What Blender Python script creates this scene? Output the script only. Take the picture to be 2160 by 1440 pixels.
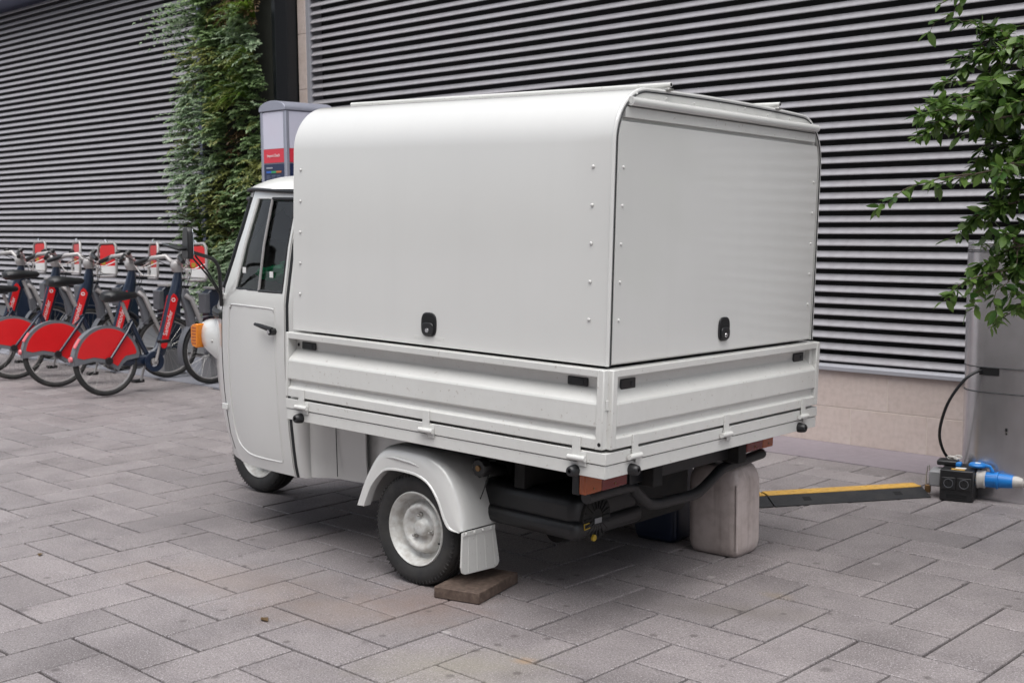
import bpy, bmesh, math, random
from mathutils import Vector, Matrix, Euler
R = math.radians
random.seed(7)
S = bpy.context.scene
for o in list(bpy.data.objects): bpy.data.objects.remove(o)
COL = S.collection

# ------------------------------------------------------------------ camera
cam_d = bpy.data.cameras.new('camera'); cam = bpy.data.objects.new('camera', cam_d); COL.objects.link(cam)
CR = Vector((0.7248, 0.6889, -0.0083)).normalized(); CU = Vector((-0.0627, 0.0779, 0.9950))
CF = CU.cross(CR).normalized(); CU = CR.cross(CF).normalized()
cam.matrix_world = Matrix(((CR.x, CU.x, -CF.x, 0), (CR.y, CU.y, -CF.y, 0), (CR.z, CU.z, -CF.z, 1.43), (0, 0, 0, 1)))
cam_d.sensor_width = 36; cam_d.lens = 2560/2160*36; cam_d.clip_start = .05; cam_d.clip_end = 1000
cam_d.dof.use_dof = True; cam_d.dof.focus_distance = 4.6; cam_d.dof.aperture_fstop = 6.5
S.camera = cam

# ------------------------------------------------------------------ sky, sun, exposure
SUN_EL, SUN_AZ = 68, 145        # overcast: a broad soft sun, from the street side
w = bpy.data.worlds.new('World'); S.world = w; w.use_nodes = True
nt = w.node_tree; nt.nodes.clear()
sky = nt.nodes.new('ShaderNodeTexSky'); sky.sky_type = 'NISHITA'; sky.sun_disc = False
sky.sun_elevation = R(SUN_EL); sky.sun_rotation = R(SUN_AZ); sky.air_density = 1.0; sky.dust_density = 3.0; sky.ozone_density = 1.0
hsv = nt.nodes.new('ShaderNodeHueSaturation'); hsv.inputs['Saturation'].default_value = .34
bg = nt.nodes.new('ShaderNodeBackground'); bg.inputs['Strength'].default_value = .11
wo = nt.nodes.new('ShaderNodeOutputWorld')
nt.links.new(sky.outputs[0], hsv.inputs['Color']); nt.links.new(hsv.outputs[0], bg.inputs['Color']); nt.links.new(bg.outputs[0], wo.inputs['Surface'])
sd = bpy.data.lights.new('sun', 'SUN'); sd.energy = 1.5; sd.angle = R(70); sd.color = (1, .99, .97)
so = bpy.data.objects.new('sun', sd); COL.objects.link(so)
el, az = R(SUN_EL), R(SUN_AZ)
sv = Vector((math.sin(az)*math.cos(el), math.cos(az)*math.cos(el), math.sin(el)))
so.rotation_euler = (-sv).to_track_quat('-Z', 'Y').to_euler(); so.location = (0, 0, 30)
S.view_settings.view_transform = 'Standard'; S.view_settings.look = 'None'
S.view_settings.exposure = 1.02; S.view_settings.gamma = 1.0
S.render.engine = 'CYCLES'
S.cycles.max_bounces = 6; S.cycles.diffuse_bounces = 2; S.cycles.glossy_bounces = 3; S.cycles.transmission_bounces = 4; S.cycles.transparent_max_bounces = 8

# ------------------------------------------------------------------ materials
def mat(name, col, rough=.5, metal=0, noise=None, bump=None, coat=0, spec=.5, alpha=None, trans=0, vary=0, streak=None):
    """noise=(scale, amount, second colour) mixes a second colour; bump=(scale, strength); vary = per object/island value jitter"""
    m = bpy.data.materials.new(name); m.use_nodes = True
    n = m.node_tree.nodes; l = m.node_tree.links; b = n['Principled BSDF']
    b.inputs['Roughness'].default_value = rough; b.inputs['Metallic'].default_value = metal
    b.inputs['Coat Weight'].default_value = coat; b.inputs['Coat Roughness'].default_value = .08
    b.inputs['Specular IOR Level'].default_value = spec; b.inputs['Transmission Weight'].default_value = trans
    rgb = n.new('ShaderNodeRGB'); rgb.outputs[0].default_value = (*col, 1); out = rgb.outputs[0]
    tc = n.new('ShaderNodeTexCoord'); pos = tc.outputs['Object']
    if noise:
        for (sc, am, c2, *dt) in (noise if isinstance(noise, list) else [noise]):
            t = n.new('ShaderNodeTexNoise'); t.inputs['Scale'].default_value = sc; t.inputs['Detail'].default_value = dt[0] if dt else 4
            l.new(pos, t.inputs['Vector'])
            r = n.new('ShaderNodeMapRange'); r.inputs[1].default_value = .42 if not (dt and dt[0] == 1) else .70; r.inputs[2].default_value = .68 if not (dt and dt[0] == 1) else .76; r.inputs[4].default_value = am
            l.new(t.outputs[0], r.inputs[0])
            x = n.new('ShaderNodeMixRGB'); l.new(r.outputs[0], x.inputs[0]); l.new(out, x.inputs[1]); x.inputs[2].default_value = (*c2, 1); out = x.outputs[0]
    if streak:
        for (sc, am, c2, lo, hi) in streak:
            mp = n.new('ShaderNodeMapping'); mp.inputs['Scale'].default_value = (1, 1, .07); l.new(pos, mp.inputs['Vector'])
            t = n.new('ShaderNodeTexNoise'); t.inputs['Scale'].default_value = sc; t.inputs['Detail'].default_value = 5; l.new(mp.outputs[0], t.inputs['Vector'])
            r = n.new('ShaderNodeMapRange'); r.inputs[1].default_value = lo; r.inputs[2].default_value = hi; r.inputs[4].default_value = am; l.new(t.outputs[0], r.inputs[0])
            x = n.new('ShaderNodeMixRGB'); l.new(r.outputs[0], x.inputs[0]); l.new(out, x.inputs[1]); x.inputs[2].default_value = (*c2, 1); out = x.outputs[0]
    if vary:
        oi = n.new('ShaderNodeObjectInfo'); ge = n.new('ShaderNodeNewGeometry')
        a = n.new('ShaderNodeMath'); a.operation = 'ADD'; l.new(oi.outputs['Random'], a.inputs[0]); l.new(ge.outputs['Random Per Island'], a.inputs[1])
        f = n.new('ShaderNodeMath'); f.operation = 'FRACT'; l.new(a.outputs[0], f.inputs[0])
        r = n.new('ShaderNodeMapRange'); r.inputs[3].default_value = 1-vary; r.inputs[4].default_value = 1+vary; l.new(f.outputs[0], r.inputs[0])
        h = n.new('ShaderNodeHueSaturation'); l.new(r.outputs[0], h.inputs['Value']); l.new(out, h.inputs['Color']); out = h.outputs[0]
    l.new(out, b.inputs['Base Color'])
    if bump:
        t = n.new('ShaderNodeTexNoise'); t.inputs['Scale'].default_value = bump[0]; t.inputs['Detail'].default_value = 6; l.new(pos, t.inputs['Vector'])
        bn = n.new('ShaderNodeBump'); bn.inputs['Strength'].default_value = bump[1]; bn.inputs['Distance'].default_value = .004; l.new(t.outputs[0], bn.inputs['Height']); l.new(bn.outputs[0], b.inputs['Normal'])
    return m

def glass(name, tint, rough=.02):
    m = bpy.data.materials.new(name); m.use_nodes = True; n = m.node_tree.nodes; l = m.node_tree.links
    n.remove(n['Principled BSDF']); t = n.new('ShaderNodeBsdfTransparent'); t.inputs[0].default_value = (*tint, 1)
    g = n.new('ShaderNodeBsdfGlossy'); g.inputs['Roughness'].default_value = rough
    fr = n.new('ShaderNodeFresnel'); fr.inputs[0].default_value = 1.6
    mx = n.new('ShaderNodeMixShader'); l.new(fr.outputs[0], mx.inputs[0]); l.new(t.outputs[0], mx.inputs[1]); l.new(g.outputs[0], mx.inputs[2])
    l.new(mx.outputs[0], n['Material Output'].inputs[0]); return m

def leafmat(name, c1, c2, rough=.38):
    m = bpy.data.materials.new(name); m.use_nodes = True; n = m.node_tree.nodes; l = m.node_tree.links; b = n['Principled BSDF']
    oi = n.new('ShaderNodeObjectInfo'); ge = n.new('ShaderNodeNewGeometry')
    a = n.new('ShaderNodeMath'); a.operation = 'ADD'; l.new(oi.outputs['Random'], a.inputs[0]); l.new(ge.outputs['Random Per Island'], a.inputs[1])
    f = n.new('ShaderNodeMath'); f.operation = 'FRACT'; l.new(a.outputs[0], f.inputs[0])
    x = n.new('ShaderNodeMixRGB'); x.inputs[1].default_value = (*c1, 1); x.inputs[2].default_value = (*c2, 1); l.new(f.outputs[0], x.inputs[0])
    l.new(x.outputs[0], b.inputs['Base Color']); b.inputs['Roughness'].default_value = rough; b.inputs['Specular IOR Level'].default_value = .5
    tr = n.new('ShaderNodeBsdfTranslucent'); l.new(x.outputs[0], tr.inputs[0]); mx = n.new('ShaderNodeMixShader'); mx.inputs[0].default_value = .42
    l.new(b.outputs[0], mx.inputs[1]); l.new(tr.outputs[0], mx.inputs[2]); l.new(mx.outputs[0], n['Material Output'].inputs[0]); return m

M = {}
M['paint'] = mat('white_paint', (.655, .655, .635), .3, noise=[(1.6, .16, (.56, .56, .545)), (9, .05, (.61, .61, .60))], bump=(2.0, .12), coat=1.0, streak=[(7, .10, (.52, .52, .505), .5, .75), (30, .05, (.48, .47, .45), .62, .75)])
M['paint2'] = mat('worn_white_paint', (.64, .64, .617), .32, noise=[(3.5, .2, (.55, .55, .52)), (30, .08, (.45, .43, .40), 8), (70, .5, (.36, .32, .28), 1)], bump=(9, .05), coat=.3, streak=[(9, .10, (.48, .47, .45), .5, .72), (40, .10, (.42, .40, .37), .64, .74)])
M['rim'] = mat('rim_paint', (.62, .63, .615), .35, noise=[(14, .5, (.42, .39, .35)), (40, .45, (.26, .22, .18), 8)], coat=.2)
M['roofpaint'] = mat('roof_paint', (.78, .78, .76), .25, noise=(3, .1, (.66, .66, .64)), coat=.3)
M['black'] = mat('black_plastic', (.009, .0095, .011), .42, noise=[(40, .3, (.02, .02, .022)), (9, .4, (.022, .02, .019))])
M['rubber'] = mat('tyre_rubber', (.018, .018, .019), .72, noise=[(14, .55, (.05, .047, .043)), (60, .3, (.035, .033, .03))], bump=(90, .15))
M['seal'] = mat('rubber_seal', (.015, .017, .02), .55)
M['dark'] = mat('dark_void', (.006, .006, .007), .9)
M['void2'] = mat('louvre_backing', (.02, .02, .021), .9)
M['under'] = mat('underbody', (.008, .0075, .0075), .8, noise=(18, .6, (.018, .015, .012)), bump=(50, .2))
M['chrome'] = mat('bright_metal', (.62, .62, .63), .25, metal=1)
M['zinc'] = mat('zinc', (.45, .44, .42), .4, metal=.9)
M['amber'] = mat('amber_lens', (.75, .23, .01), .18, coat=.4, noise=(60, .3, (.5, .12, .0)))
M['ambd'] = mat('amber_tail_lens', (.36, .075, .012), .2, coat=.4)
M['red'] = mat('red_tail_lens', (.16, .011, .009), .2, coat=.4)
M['glass'] = glass('window_glass', (.93, .97, .96))
M['mirror'] = mat('mirror_glass', (.5, .52, .55), .04, metal=1)
M['seat'] = mat('seat_vinyl', (.055, .06, .066), .5)
M['bag'] = mat('green_film', (.04, .48, .20), .25, noise=(30, .5, (.14, .65, .36)), bump=(25, .6))
M['paper'] = mat('white_sticker', (.75, .75, .74), .6)
M['yellow'] = mat('yellow_plastic', (.62, .36, .07), .5, noise=[(12, .4, (.5, .30, .09)), (50, .35, (.34, .22, .09), 7)], bump=(120, .2))
M['ytag'] = mat('yellow_tag', (.42, .28, .02), .5, noise=(60, .5, (.2, .13, .02)))
M['rampblack'] = mat('ramp_rubber', (.014, .015, .018), .6, noise=[(10, .5, (.035, .033, .032)), (60, .3, (.028, .027, .027))], bump=(80, .3))
M['can'] = mat('dirty_canister_plastic', (.52, .45, .43), .42, noise=[(4, .45, (.43, .36, .34)), (22, .35, (.24, .19, .165), 8)], streak=[(26, .4, (.17, .13, .11), .55, .75)], bump=(20, .05))
M['canblue'] = mat('dark_blue_canister', (.012, .02, .045), .4)
M['wood'] = mat('weathered_wood', (.085, .058, .045), .8, noise=[(12, .6, (.07, .045, .035)), (45, .5, (.19, .14, .11), 8)], bump=(35, .5))
M['stone'] = mat('sandstone', (.55, .46, .42), .75, noise=[(2.3, .55, (.48, .385, .32)), (6, .40, (.60, .53, .50)), (30, .35, (.38, .31, .27), 8)], bump=(140, .12), vary=.05)
M['mortar'] = mat('pale_mortar', (.60, .53, .47), .85)
M['slat'] = mat('louvre_aluminium', (.35, .34, .36), .5, noise=[(.8, .25, (.29, .278, .295)), (22, .45, (.25, .24, .25), 8), (4, .3, (.27, .255, .26), 8)], bump=(60, .06), vary=.03)
M['frame'] = mat('louvre_frame', (.36, .36, .39), .45, metal=.2, noise=(5, .2, (.3, .3, .32)))
M['navyframe'] = mat('dark_frame', (.09, .10, .15), .5)
M['blackpanel'] = mat('black_panel', (.008, .01, .012), .35)
M['strip'] = mat('dark_paving_strip', (.215, .185, .205), .75, noise=[(1.5, .4, (.17, .145, .16)), (18, .35, (.27, .235, .25), 8)], bump=(120, .3))
M['bluestrip'] = mat('blue_grey_paving', (.24, .245, .28), .75, noise=[(2, .4, (.19, .19, .22)), (25, .3, (.29, .29, .31))], bump=(100, .3))
M['steel'] = mat('brushed_steel', (.60, .585, .60), .26, metal=.8, noise=[(3, .3, (.48, .47, .49)), (14, .3, (.42, .40, .40))], streak=[(40, .2, (.40, .39, .40), .45, .7)])
M['navy'] = mat('navy_paint', (.011, .020, .042), .3, noise=(20, .2, (.025, .035, .06)), coat=.3)
M['bred'] = mat('red_panel', (.66, .012, .015), .32, noise=(8, .25, (.50, .01, .012)), coat=.2)
M['bgrey'] = mat('grey_plastic', (.13, .135, .15), .45, noise=(20, .3, (.18, .18, .19)))
M['bsilver'] = mat('silver_paint', (.40, .385, .38), .38, metal=.3, noise=(12, .3, (.3, .28, .27)))
M['pink'] = mat('red_reflector', (.75, .16, .18), .25)
M['dockgrey'] = mat('dock_grey', (.24, .24, .25), .5, noise=(9, .3, (.2, .2, .2)))
M['lilac'] = mat('pale_lightbox', (.56, .56, .66), .3, noise=(3, .25, (.60, .52, .60)), coat=.3)
M['signred'] = mat('sign_red', (.62, .03, .055), .35)
M['signnavy'] = mat('sign_navy', (.012, .022, .07), .35)
M['sgrey'] = mat('sign_grey', (.30, .31, .37), .4, metal=.3)
M['blueplug'] = mat('blue_plug', (.01, .20, .60), .4, noise=(25, .35, (.008, .13, .42)))
M['offwhite'] = mat('grubby_white_plastic', (.55, .53, .50), .5, noise=(30, .5, (.36, .32, .29)))
M['brass'] = mat('old_brass', (.24, .14, .06), .5, metal=.6)
M['bark'] = mat('bark', (.10, .075, .055), .85, noise=(20, .5, (.05, .04, .03)), bump=(30, .6))
M['leafA'] = leafmat('glossy_leaf', (.035, .085, .018), (.16, .26, .06), .33)
M['fernA'] = leafmat('ivy_leaf', (.10, .17, .065), (.34, .46, .22))
M['fernB'] = leafmat('pale_fern_leaf', (.18, .28, .16), (.52, .62, .42))
M['fernC'] = leafmat('yellow_fern_leaf', (.16, .19, .05), (.36, .38, .13))
M['fernD'] = leafmat('dry_leaf', (.10, .055, .025), (.20, .13, .06))
M['grassA'] = leafmat('grass_blade', (.07, .14, .015), (.16, .24, .03))
M['soil'] = mat('planting_felt', (.022, .024, .018), .95, bump=(60, .5))
M['facade'] = mat('pale_facade', (.50, .50, .50), .7, noise=(.5, .2, (.44, .44, .45)))
M['facglass'] = mat('facade_glass', (.04, .05, .06), .08, spec=.8)

def paver_material():
    m = bpy.data.materials.new('granite_paver'); m.use_nodes = True; n = m.node_tree.nodes; l = m.node_tree.links; b = n['Principled BSDF']
    ge = n.new('ShaderNodeNewGeometry'); P = ge.outputs['Position']
    def noise(sc, lo, hi, amt, detail=3):
        t = n.new('ShaderNodeTexNoise'); t.inputs['Scale'].default_value = sc; t.inputs['Detail'].default_value = detail; l.new(P, t.inputs['Vector'])
        r = n.new('ShaderNodeMapRange'); r.inputs[1].default_value = lo; r.inputs[2].default_value = hi; r.inputs[4].default_value = amt; l.new(t.outputs[0], r.inputs[0]); return r.outputs[0]
    def mix(fac, a, c):
        x = n.new('ShaderNodeMixRGB'); l.new(fac, x.inputs[0]); l.new(a, x.inputs[1]) if not isinstance(a, tuple) else None
        if isinstance(a, tuple): x.inputs[1].default_value = (*a, 1)
        x.inputs[2].default_value = (*c, 1); return x.outputs[0]
    c = mix(noise(1.1, .35, .7, .75), (.262, .233, .231), (.222, .202, .204))
    c = mix(noise(6, .45, .72, .65), c, (.17, .15, .154))
    c = mix(noise(2.3, .50, .68, .6, 8), c, (.125, .11, .11))
    c = mix(noise(150, .50, .64, .7, 2), c, (.105, .088, .092))
    c = mix(noise(190, .56, .67, .85, 2), c, (.46, .43, .44))
    c = mix(noise(95, .62, .70, .5, 1), c, (.06, .05, .052))
    def stain(x, y, rx, ry, rot, col, amt, sc=7):
        mp = n.new('ShaderNodeMapping'); mp.vector_type = 'TEXTURE'; mp.inputs['Location'].default_value = (x, y, 0); mp.inputs['Rotation'].default_value = (0, 0, R(rot)); mp.inputs['Scale'].default_value = (rx, ry, 1)
        l.new(P, mp.inputs['Vector']); ln = n.new('ShaderNodeVectorMath'); ln.operation = 'LENGTH'; l.new(mp.outputs[0], ln.inputs[0])
        t = n.new('ShaderNodeTexNoise'); t.inputs['Scale'].default_value = sc; t.inputs['Detail'].default_value = 5; l.new(P, t.inputs['Vector'])
        ad = n.new('ShaderNodeMath'); ad.operation = 'ADD'; l.new(ln.outputs['Value'], ad.inputs[0]); l.new(t.outputs[0], ad.inputs[1])
        r = n.new('ShaderNodeMapRange'); r.inputs[1].default_value = 1.45; r.inputs[2].default_value = .60; r.inputs[4].default_value = amt; l.new(ad.outputs[0], r.inputs[0])
        return mix(r.outputs[0], c, col)
    for args in STAINS: c = stain(*args)
    for vs, th, col in ((2.3, .028, (.07, .06, .06)), (3.1, .022, (.40, .37, .36)), (9, .018, (.05, .04, .038))):
        v = n.new('ShaderNodeTexVoronoi'); v.inputs['Scale'].default_value = vs; l.new(P, v.inputs['Vector'])
        r0 = n.new('ShaderNodeMapRange'); r0.inputs[1].default_value = th*vs; r0.inputs[2].default_value = th*vs*.6; l.new(v.outputs['Distance'], r0.inputs[0])
        sp = n.new('ShaderNodeSeparateColor'); l.new(v.outputs['Color'], sp.inputs[0]); g0 = n.new('ShaderNodeMath'); g0.operation = 'GREATER_THAN'; g0.inputs[1].default_value = .62; l.new(sp.outputs[0], g0.inputs[0])
        mu = n.new('ShaderNodeMath'); mu.operation = 'MULTIPLY'; l.new(r0.outputs[0], mu.inputs[0]); l.new(g0.outputs[0], mu.inputs[1]); m2 = n.new('ShaderNodeMath'); m2.operation = 'MULTIPLY'; m2.inputs[1].default_value = .55; l.new(mu.outputs[0], m2.inputs[0])
        c = mix(m2.outputs[0], c, col)
    oi = n.new('ShaderNodeObjectInfo'); a = n.new('ShaderNodeMath'); a.operation = 'ADD'; l.new(oi.outputs['Random'], a.inputs[0]); l.new(ge.outputs['Random Per Island'], a.inputs[1])
    f = n.new('ShaderNodeMath'); f.operation = 'FRACT'; l.new(a.outputs[0], f.inputs[0])
    r = n.new('ShaderNodeMapRange'); r.inputs[3].default_value = .86; r.inputs[4].default_value = 1.09; l.new(f.outputs[0], r.inputs[0])
    h = n.new('ShaderNodeHueSaturation'); l.new(r.outputs[0], h.inputs['Value']); l.new(c, h.inputs['Color']); l.new(h.outputs[0], b.inputs['Base Color'])
    b.inputs['Roughness'].default_value = .56; b.inputs['Specular IOR Level'].default_value = .65
    t = n.new('ShaderNodeTexNoise'); t.inputs['Scale'].default_value = 190; t.inputs['Detail'].default_value = 3; l.new(P, t.inputs['Vector'])
    bn = n.new('ShaderNodeBump'); bn.inputs['Strength'].default_value = .45; bn.inputs['Distance'].default_value = .003; l.new(t.outputs[0], bn.inputs['Height']); l.new(bn.outputs[0], b.inputs['Normal'])
    return m
STAINS = [(-4.05, 2.68, .80, .30, 20, (.24, .185, .155), .35, 11), (-3.45, 2.72, .55, .25, 30, (.25, .185, .15), .4, 11), (-3.30, 3.0, .38, .28, 0, (.19, .125, .10), .45, 11),
          (-2.75, 2.62, .45, .22, 45, (.24, .22, .155), .4, 13), (-2.62, 2.80, .06, .04, 30, (.34, .21, .10), .5, 30), (-2.45, 2.6, .30, .14, 40, (.33, .31, .28), .35, 12),
          (-2.38, 3.95, .09, .06, 0, (.30, .23, .14), .35, 25), (-2.35, 3.72, .38, .13, 30, (.15, .13, .115), .5, 10), (-5.0, 3.0, .7, .3, 15, (.15, .135, .14), .4, 9), (-1.6, 3.3, .5, .2, 60, (.16, .14, .14), .3, 9), (-4.6, 2.0, .6, .25, -20, (.17, .15, .15), .3, 9)]
M['paver'] = paver_material()
M['joint'] = mat('joint_sand', (.028, .023, .023), .95, noise=[(3, .5, (.025, .032, .014)), (40, .4, (.06, .05, .042))], bump=(200, .5))

# ------------------------------------------------------------------ mesh helpers
class MB:
    def __init__(s): s.v = []; s.f = []
    def add(s, vs, fs):
        k = len(s.v); s.v += [tuple(p) for p in vs]; s.f += [tuple(i+k for i in q) for q in fs]; return s
    def box(s, c, d, rot=None):
        x, y, z = d[0]/2, d[1]/2, d[2]/2; c = Vector(c)
        P = [Vector((a*x, b*y, e*z)) for e in (-1, 1) for b in (-1, 1) for a in (-1, 1)]
        if rot is not None: P = [rot @ p for p in P]
        return s.add([c+p for p in P], [(0, 2, 3, 1), (4, 5, 7, 6), (0, 1, 5, 4), (2, 6, 7, 3), (0, 4, 6, 2), (1, 3, 7, 5)])
    def b2(s, x0, x1, y0, y1, z0, z1): return s.box(((x0+x1)/2, (y0+y1)/2, (z0+z1)/2), (abs(x1-x0), abs(y1-y0), abs(z1-z0)))
    def prism(s, prof, axis, a, b):
        n = len(prof)
        def pt(u, v, t): return {'x': (t, u, v), 'y': (u, t, v), 'z': (u, v, t)}[axis]
        vs = [pt(u, v, a) for u, v in prof]+[pt(u, v, b) for u, v in prof]
        return s.add(vs, [(i, (i+1) % n, n+(i+1) % n, n+i) for i in range(n)]+[tuple(range(n))[::-1], tuple(range(n, 2*n))])
    def rings(s, rings, close=True, cap=False):
        n = len(rings[0]); vs = [p for r in rings for p in r]; fs = []
        for i in range(len(rings)-1):
            for j in range(n if close else n-1):
                k = (j+1) % n; fs.append((i*n+j, i*n+k, (i+1)*n+k, (i+1)*n+j))
        if cap: fs += [tuple(range(n))[::-1], tuple(range((len(rings)-1)*n, len(rings)*n))]
        return s.add(vs, fs)
    def tube(s, path, r, n=8, cap=True, closed=False):
        P = [Vector(p) for p in path]; rs = r if isinstance(r, (list, tuple)) else [r]*len(P); out = []; prev = None
        for i, p in enumerate(P):
            if closed: t = P[(i+1) % len(P)]-P[i-1]
            else: t = P[min(i+1, len(P)-1)]-P[max(i-1, 0)]
            t = t.normalized() if t.length > 1e-9 else Vector((0, 0, 1))
            if prev is None:
                up = Vector((0, 0, 1)) if abs(t.z) < .9 else Vector((1, 0, 0)); a = t.cross(up).normalized()
            else:
                a = prev-t*prev.dot(t); a = a.normalized() if a.length > 1e-6 else t.orthogonal().normalized()
            prev = a; b = t.cross(a)
            out.append([p+(a*math.cos(2*math.pi*k/n)+b*math.sin(2*math.pi*k/n))*rs[i] for k in range(n)])
        if closed: out.append(out[0]); return s.rings(out)
        return s.rings(out, cap=cap)
    def lathe(s, prof, c=(0, 0, 0), axis='y', n=32, sgn=1, a0=0, a1=2*math.pi):
        """prof: (radius, along axis)"""
        full = abs(a1-a0-2*math.pi) < 1e-6; rings = []; m = n if full else n+1
        for (r, h) in prof:
            g = []
            for k in range(m):
                t = a0+(a1-a0)*k/n; u, v = r*math.cos(t), r*math.sin(t); h_ = h*sgn
                g.append((c[0]+u, c[1]+h_, c[2]+v) if axis == 'y' else (c[0]+h_, c[1]+u, c[2]+v) if axis == 'x' else (c[0]+u, c[1]+v, c[2]+h_))
            rings.append(g)
        return s.rings(rings, close=full)
    def build(s, name, m, parent=None, smooth=40, bevel=0, seg=2, loc=None, rot=None, solid=0):
        me = bpy.data.meshes.new(name); me.from_pydata(s.v, [], s.f)
        bm = bmesh.new(); bm.from_mesh(me); bmesh.ops.recalc_face_normals(bm, faces=bm.faces); bm.to_mesh(me); bm.free()
        if m is not None: me.materials.append(m)
        if smooth:
            me.polygons.foreach_set('use_smooth', [True]*len(me.polygons)); me.set_sharp_from_angle(angle=R(smooth))
        o = bpy.data.objects.new(name, me); COL.objects.link(o)
        if parent: o.parent = parent
        if loc: o.location = loc
        if rot: o.rotation_euler = rot
        if solid:
            md = o.modifiers.new('solid', 'SOLIDIFY'); md.thickness = solid; md.offset = -1
            md = o.modifiers.new('split', 'EDGE_SPLIT'); md.split_angle = R(45); md.use_edge_sharp = False
        if bevel:
            md = o.modifiers.new('bevel', 'BEVEL'); md.width = bevel; md.segments = seg; md.limit_method = 'ANGLE'; md.angle_limit = R(35)
            if smooth: md.harden_normals = False
        return o
def empty(name, loc=(0, 0, 0), rz=0):
    o = bpy.data.objects.new(name, None); COL.objects.link(o); o.location = loc; o.rotation_euler = (0, 0, rz); o.empty_display_size = .1; return o
def tag(o, label=None, cat=None, group=None, kind=None):
    for k, v in (('label', label), ('category', cat), ('group', group), ('kind', kind)):
        if v: o[k] = v
    return o
def inst(src, parent, loc=None, name=None, rot=None):
    o = src.copy(); COL.objects.link(o); o.parent = parent
    if loc is not None: o.location = loc
    if rot is not None: o.rotation_euler = rot
    return o
def copy_tree(o, parent=None):
    c = o.copy(); COL.objects.link(c); c.parent = parent
    for ch in list(o.children): copy_tree(ch, c)
    return c
def text(name, body, size, m, parent, loc, rot, align='CENTER', squeeze=1):
    cu = bpy.data.curves.new(name, 'FONT'); cu.body = body; cu.size = size; cu.align_x = align; cu.align_y = 'CENTER'; cu.extrude = .0004; cu.resolution_u = 3
    t = bpy.data.objects.new(name, cu); COL.objects.link(t); dg = bpy.context.evaluated_depsgraph_get(); me = bpy.data.meshes.new_from_object(t.evaluated_get(dg))
    bpy.data.objects.remove(t); me.materials.clear(); me.materials.append(m); me.name = name
    o = bpy.data.objects.new(name, me); COL.objects.link(o); o.parent = parent; o.location = loc; o.rotation_euler = rot; o.scale.x = squeeze; return o
def rbox(cx, cy, cz, sx, sy, sz): return MB().box((cx, cy, cz), (sx, sy, sz))

# ------------------------------------------------------------------ ground
MODP = .2252; OI, OJ = -1.533, -.506
ground = MB().add([(-300, -300, -.018), (300, -300, -.018), (300, 300, -.018), (-300, 300, -.018)], [(0, 1, 2, 3)]).build('ground', M['paver'], smooth=0); ground['kind'] = 'structure'
pav = MB().add([(-20.1, -5.1, -.014), (6.1, -5.1, -.014), (6.1, 6.9, -.014), (-20.1, 6.9, -.014)], [(0, 1, 2, 3)]).build('pavement', M['joint'], smooth=0); pav['kind'] = 'structure'
def slab(sx, sy, b=.0045, g=.0047):
    x, y = sx/2-g, sy/2-g
    def r(ix, z): return [(-x+ix, -y+ix, z), (x-ix, -y+ix, z), (x-ix, y-ix, z), (-x+ix, y-ix, z)]
    return [r(b, 0), r(b*.25, -b*.5), r(0, -b*1.6), r(0, -.03)]
def slab_mesh(sx, sy):
    rr = slab(sx, sy); mb = MB().rings(rr); mb.f.append((0, 1, 2, 3)); return mb
slabX = slab_mesh(2*MODP, MODP).build('paver', M['paver'], smooth=0); slabY = slab_mesh(MODP, 2*MODP).build('paver', M['paver'], smooth=0)
def proj(p):
    v = Vector(p)-Vector((0, 0, 1.43)); d = v.dot(CF)
    if d < .3: return None
    return (1080+v.dot(CR)*2560/d, 720-v.dot(CU)*2560/d, d)
cells = []
for i in range(-26, 31):
    for j in range(-32, 92):
        k = (i-j) % 4
        if k == 2: ci, cj, sh = i+.5, j+1, 'X'      # long along the wall
        elif k == 3: ci, cj, sh = i+1, j+.5, 'Y'    # long towards the wall
        else: continue
        Y = (ci+OI)*MODP; X = -(cj+OJ)*MODP
        if X < -20 or X > 6 or Y < -5: continue
        if Y > 6.5: continue
        if X < -8.7 and Y > 5.9: continue
        q = proj((X, Y, 0)); size = 0
        if q and -150 < q[0] < 2310 and -50 < q[1] < 1560: size = 1/q[2]
        cells.append((size, X, Y, sh))
cells.sort(reverse=True)
rest = MB(); made = 0
for n_, (size, X, Y, sh) in enumerate(cells):
    dz = random.uniform(-.0012, .0012); rx, ry = random.gauss(0, .0016), random.gauss(0, .0016); dx, dy = random.uniform(-.0012, .0012), random.uniform(-.0012, .0012)
    if made < 300 and size > 0:
        src = slabX if sh == 'X' else slabY
        o = inst(src, pav, (X+dx, Y+dy, dz), rot=(rx, ry, random.gauss(0, .0012))); made += 1
    else:
        sx, sy = (2*MODP, MODP) if sh == 'X' else (MODP, 2*MODP); rr = slab(sx, sy)
        rr = [[(X+dx+p[0], Y+dy+p[1], p[2]+dz+p[1]*rx-p[0]*ry) for p in r] for r in rr]
        k = len(rest.v); rest.rings(rr); rest.f.append((k, k+1, k+2, k+3))
o = rest.build('paver_field', M['paver'], pav, smooth=0); o['kind'] = 'stuff'
bpy.data.objects.remove(slabX); bpy.data.objects.remove(slabY)
o = MB().b2(-8.6, 8, 6.402, 7.0, -.02, .004).build('paving_strip', M['strip'], smooth=0); o['kind'] = 'structure'
o = MB().b2(-22, -8.6, 5.80, 7.0, -.02, .004).build('dock_paving', M['bluestrip'], smooth=0); o['kind'] = 'structure'

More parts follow.
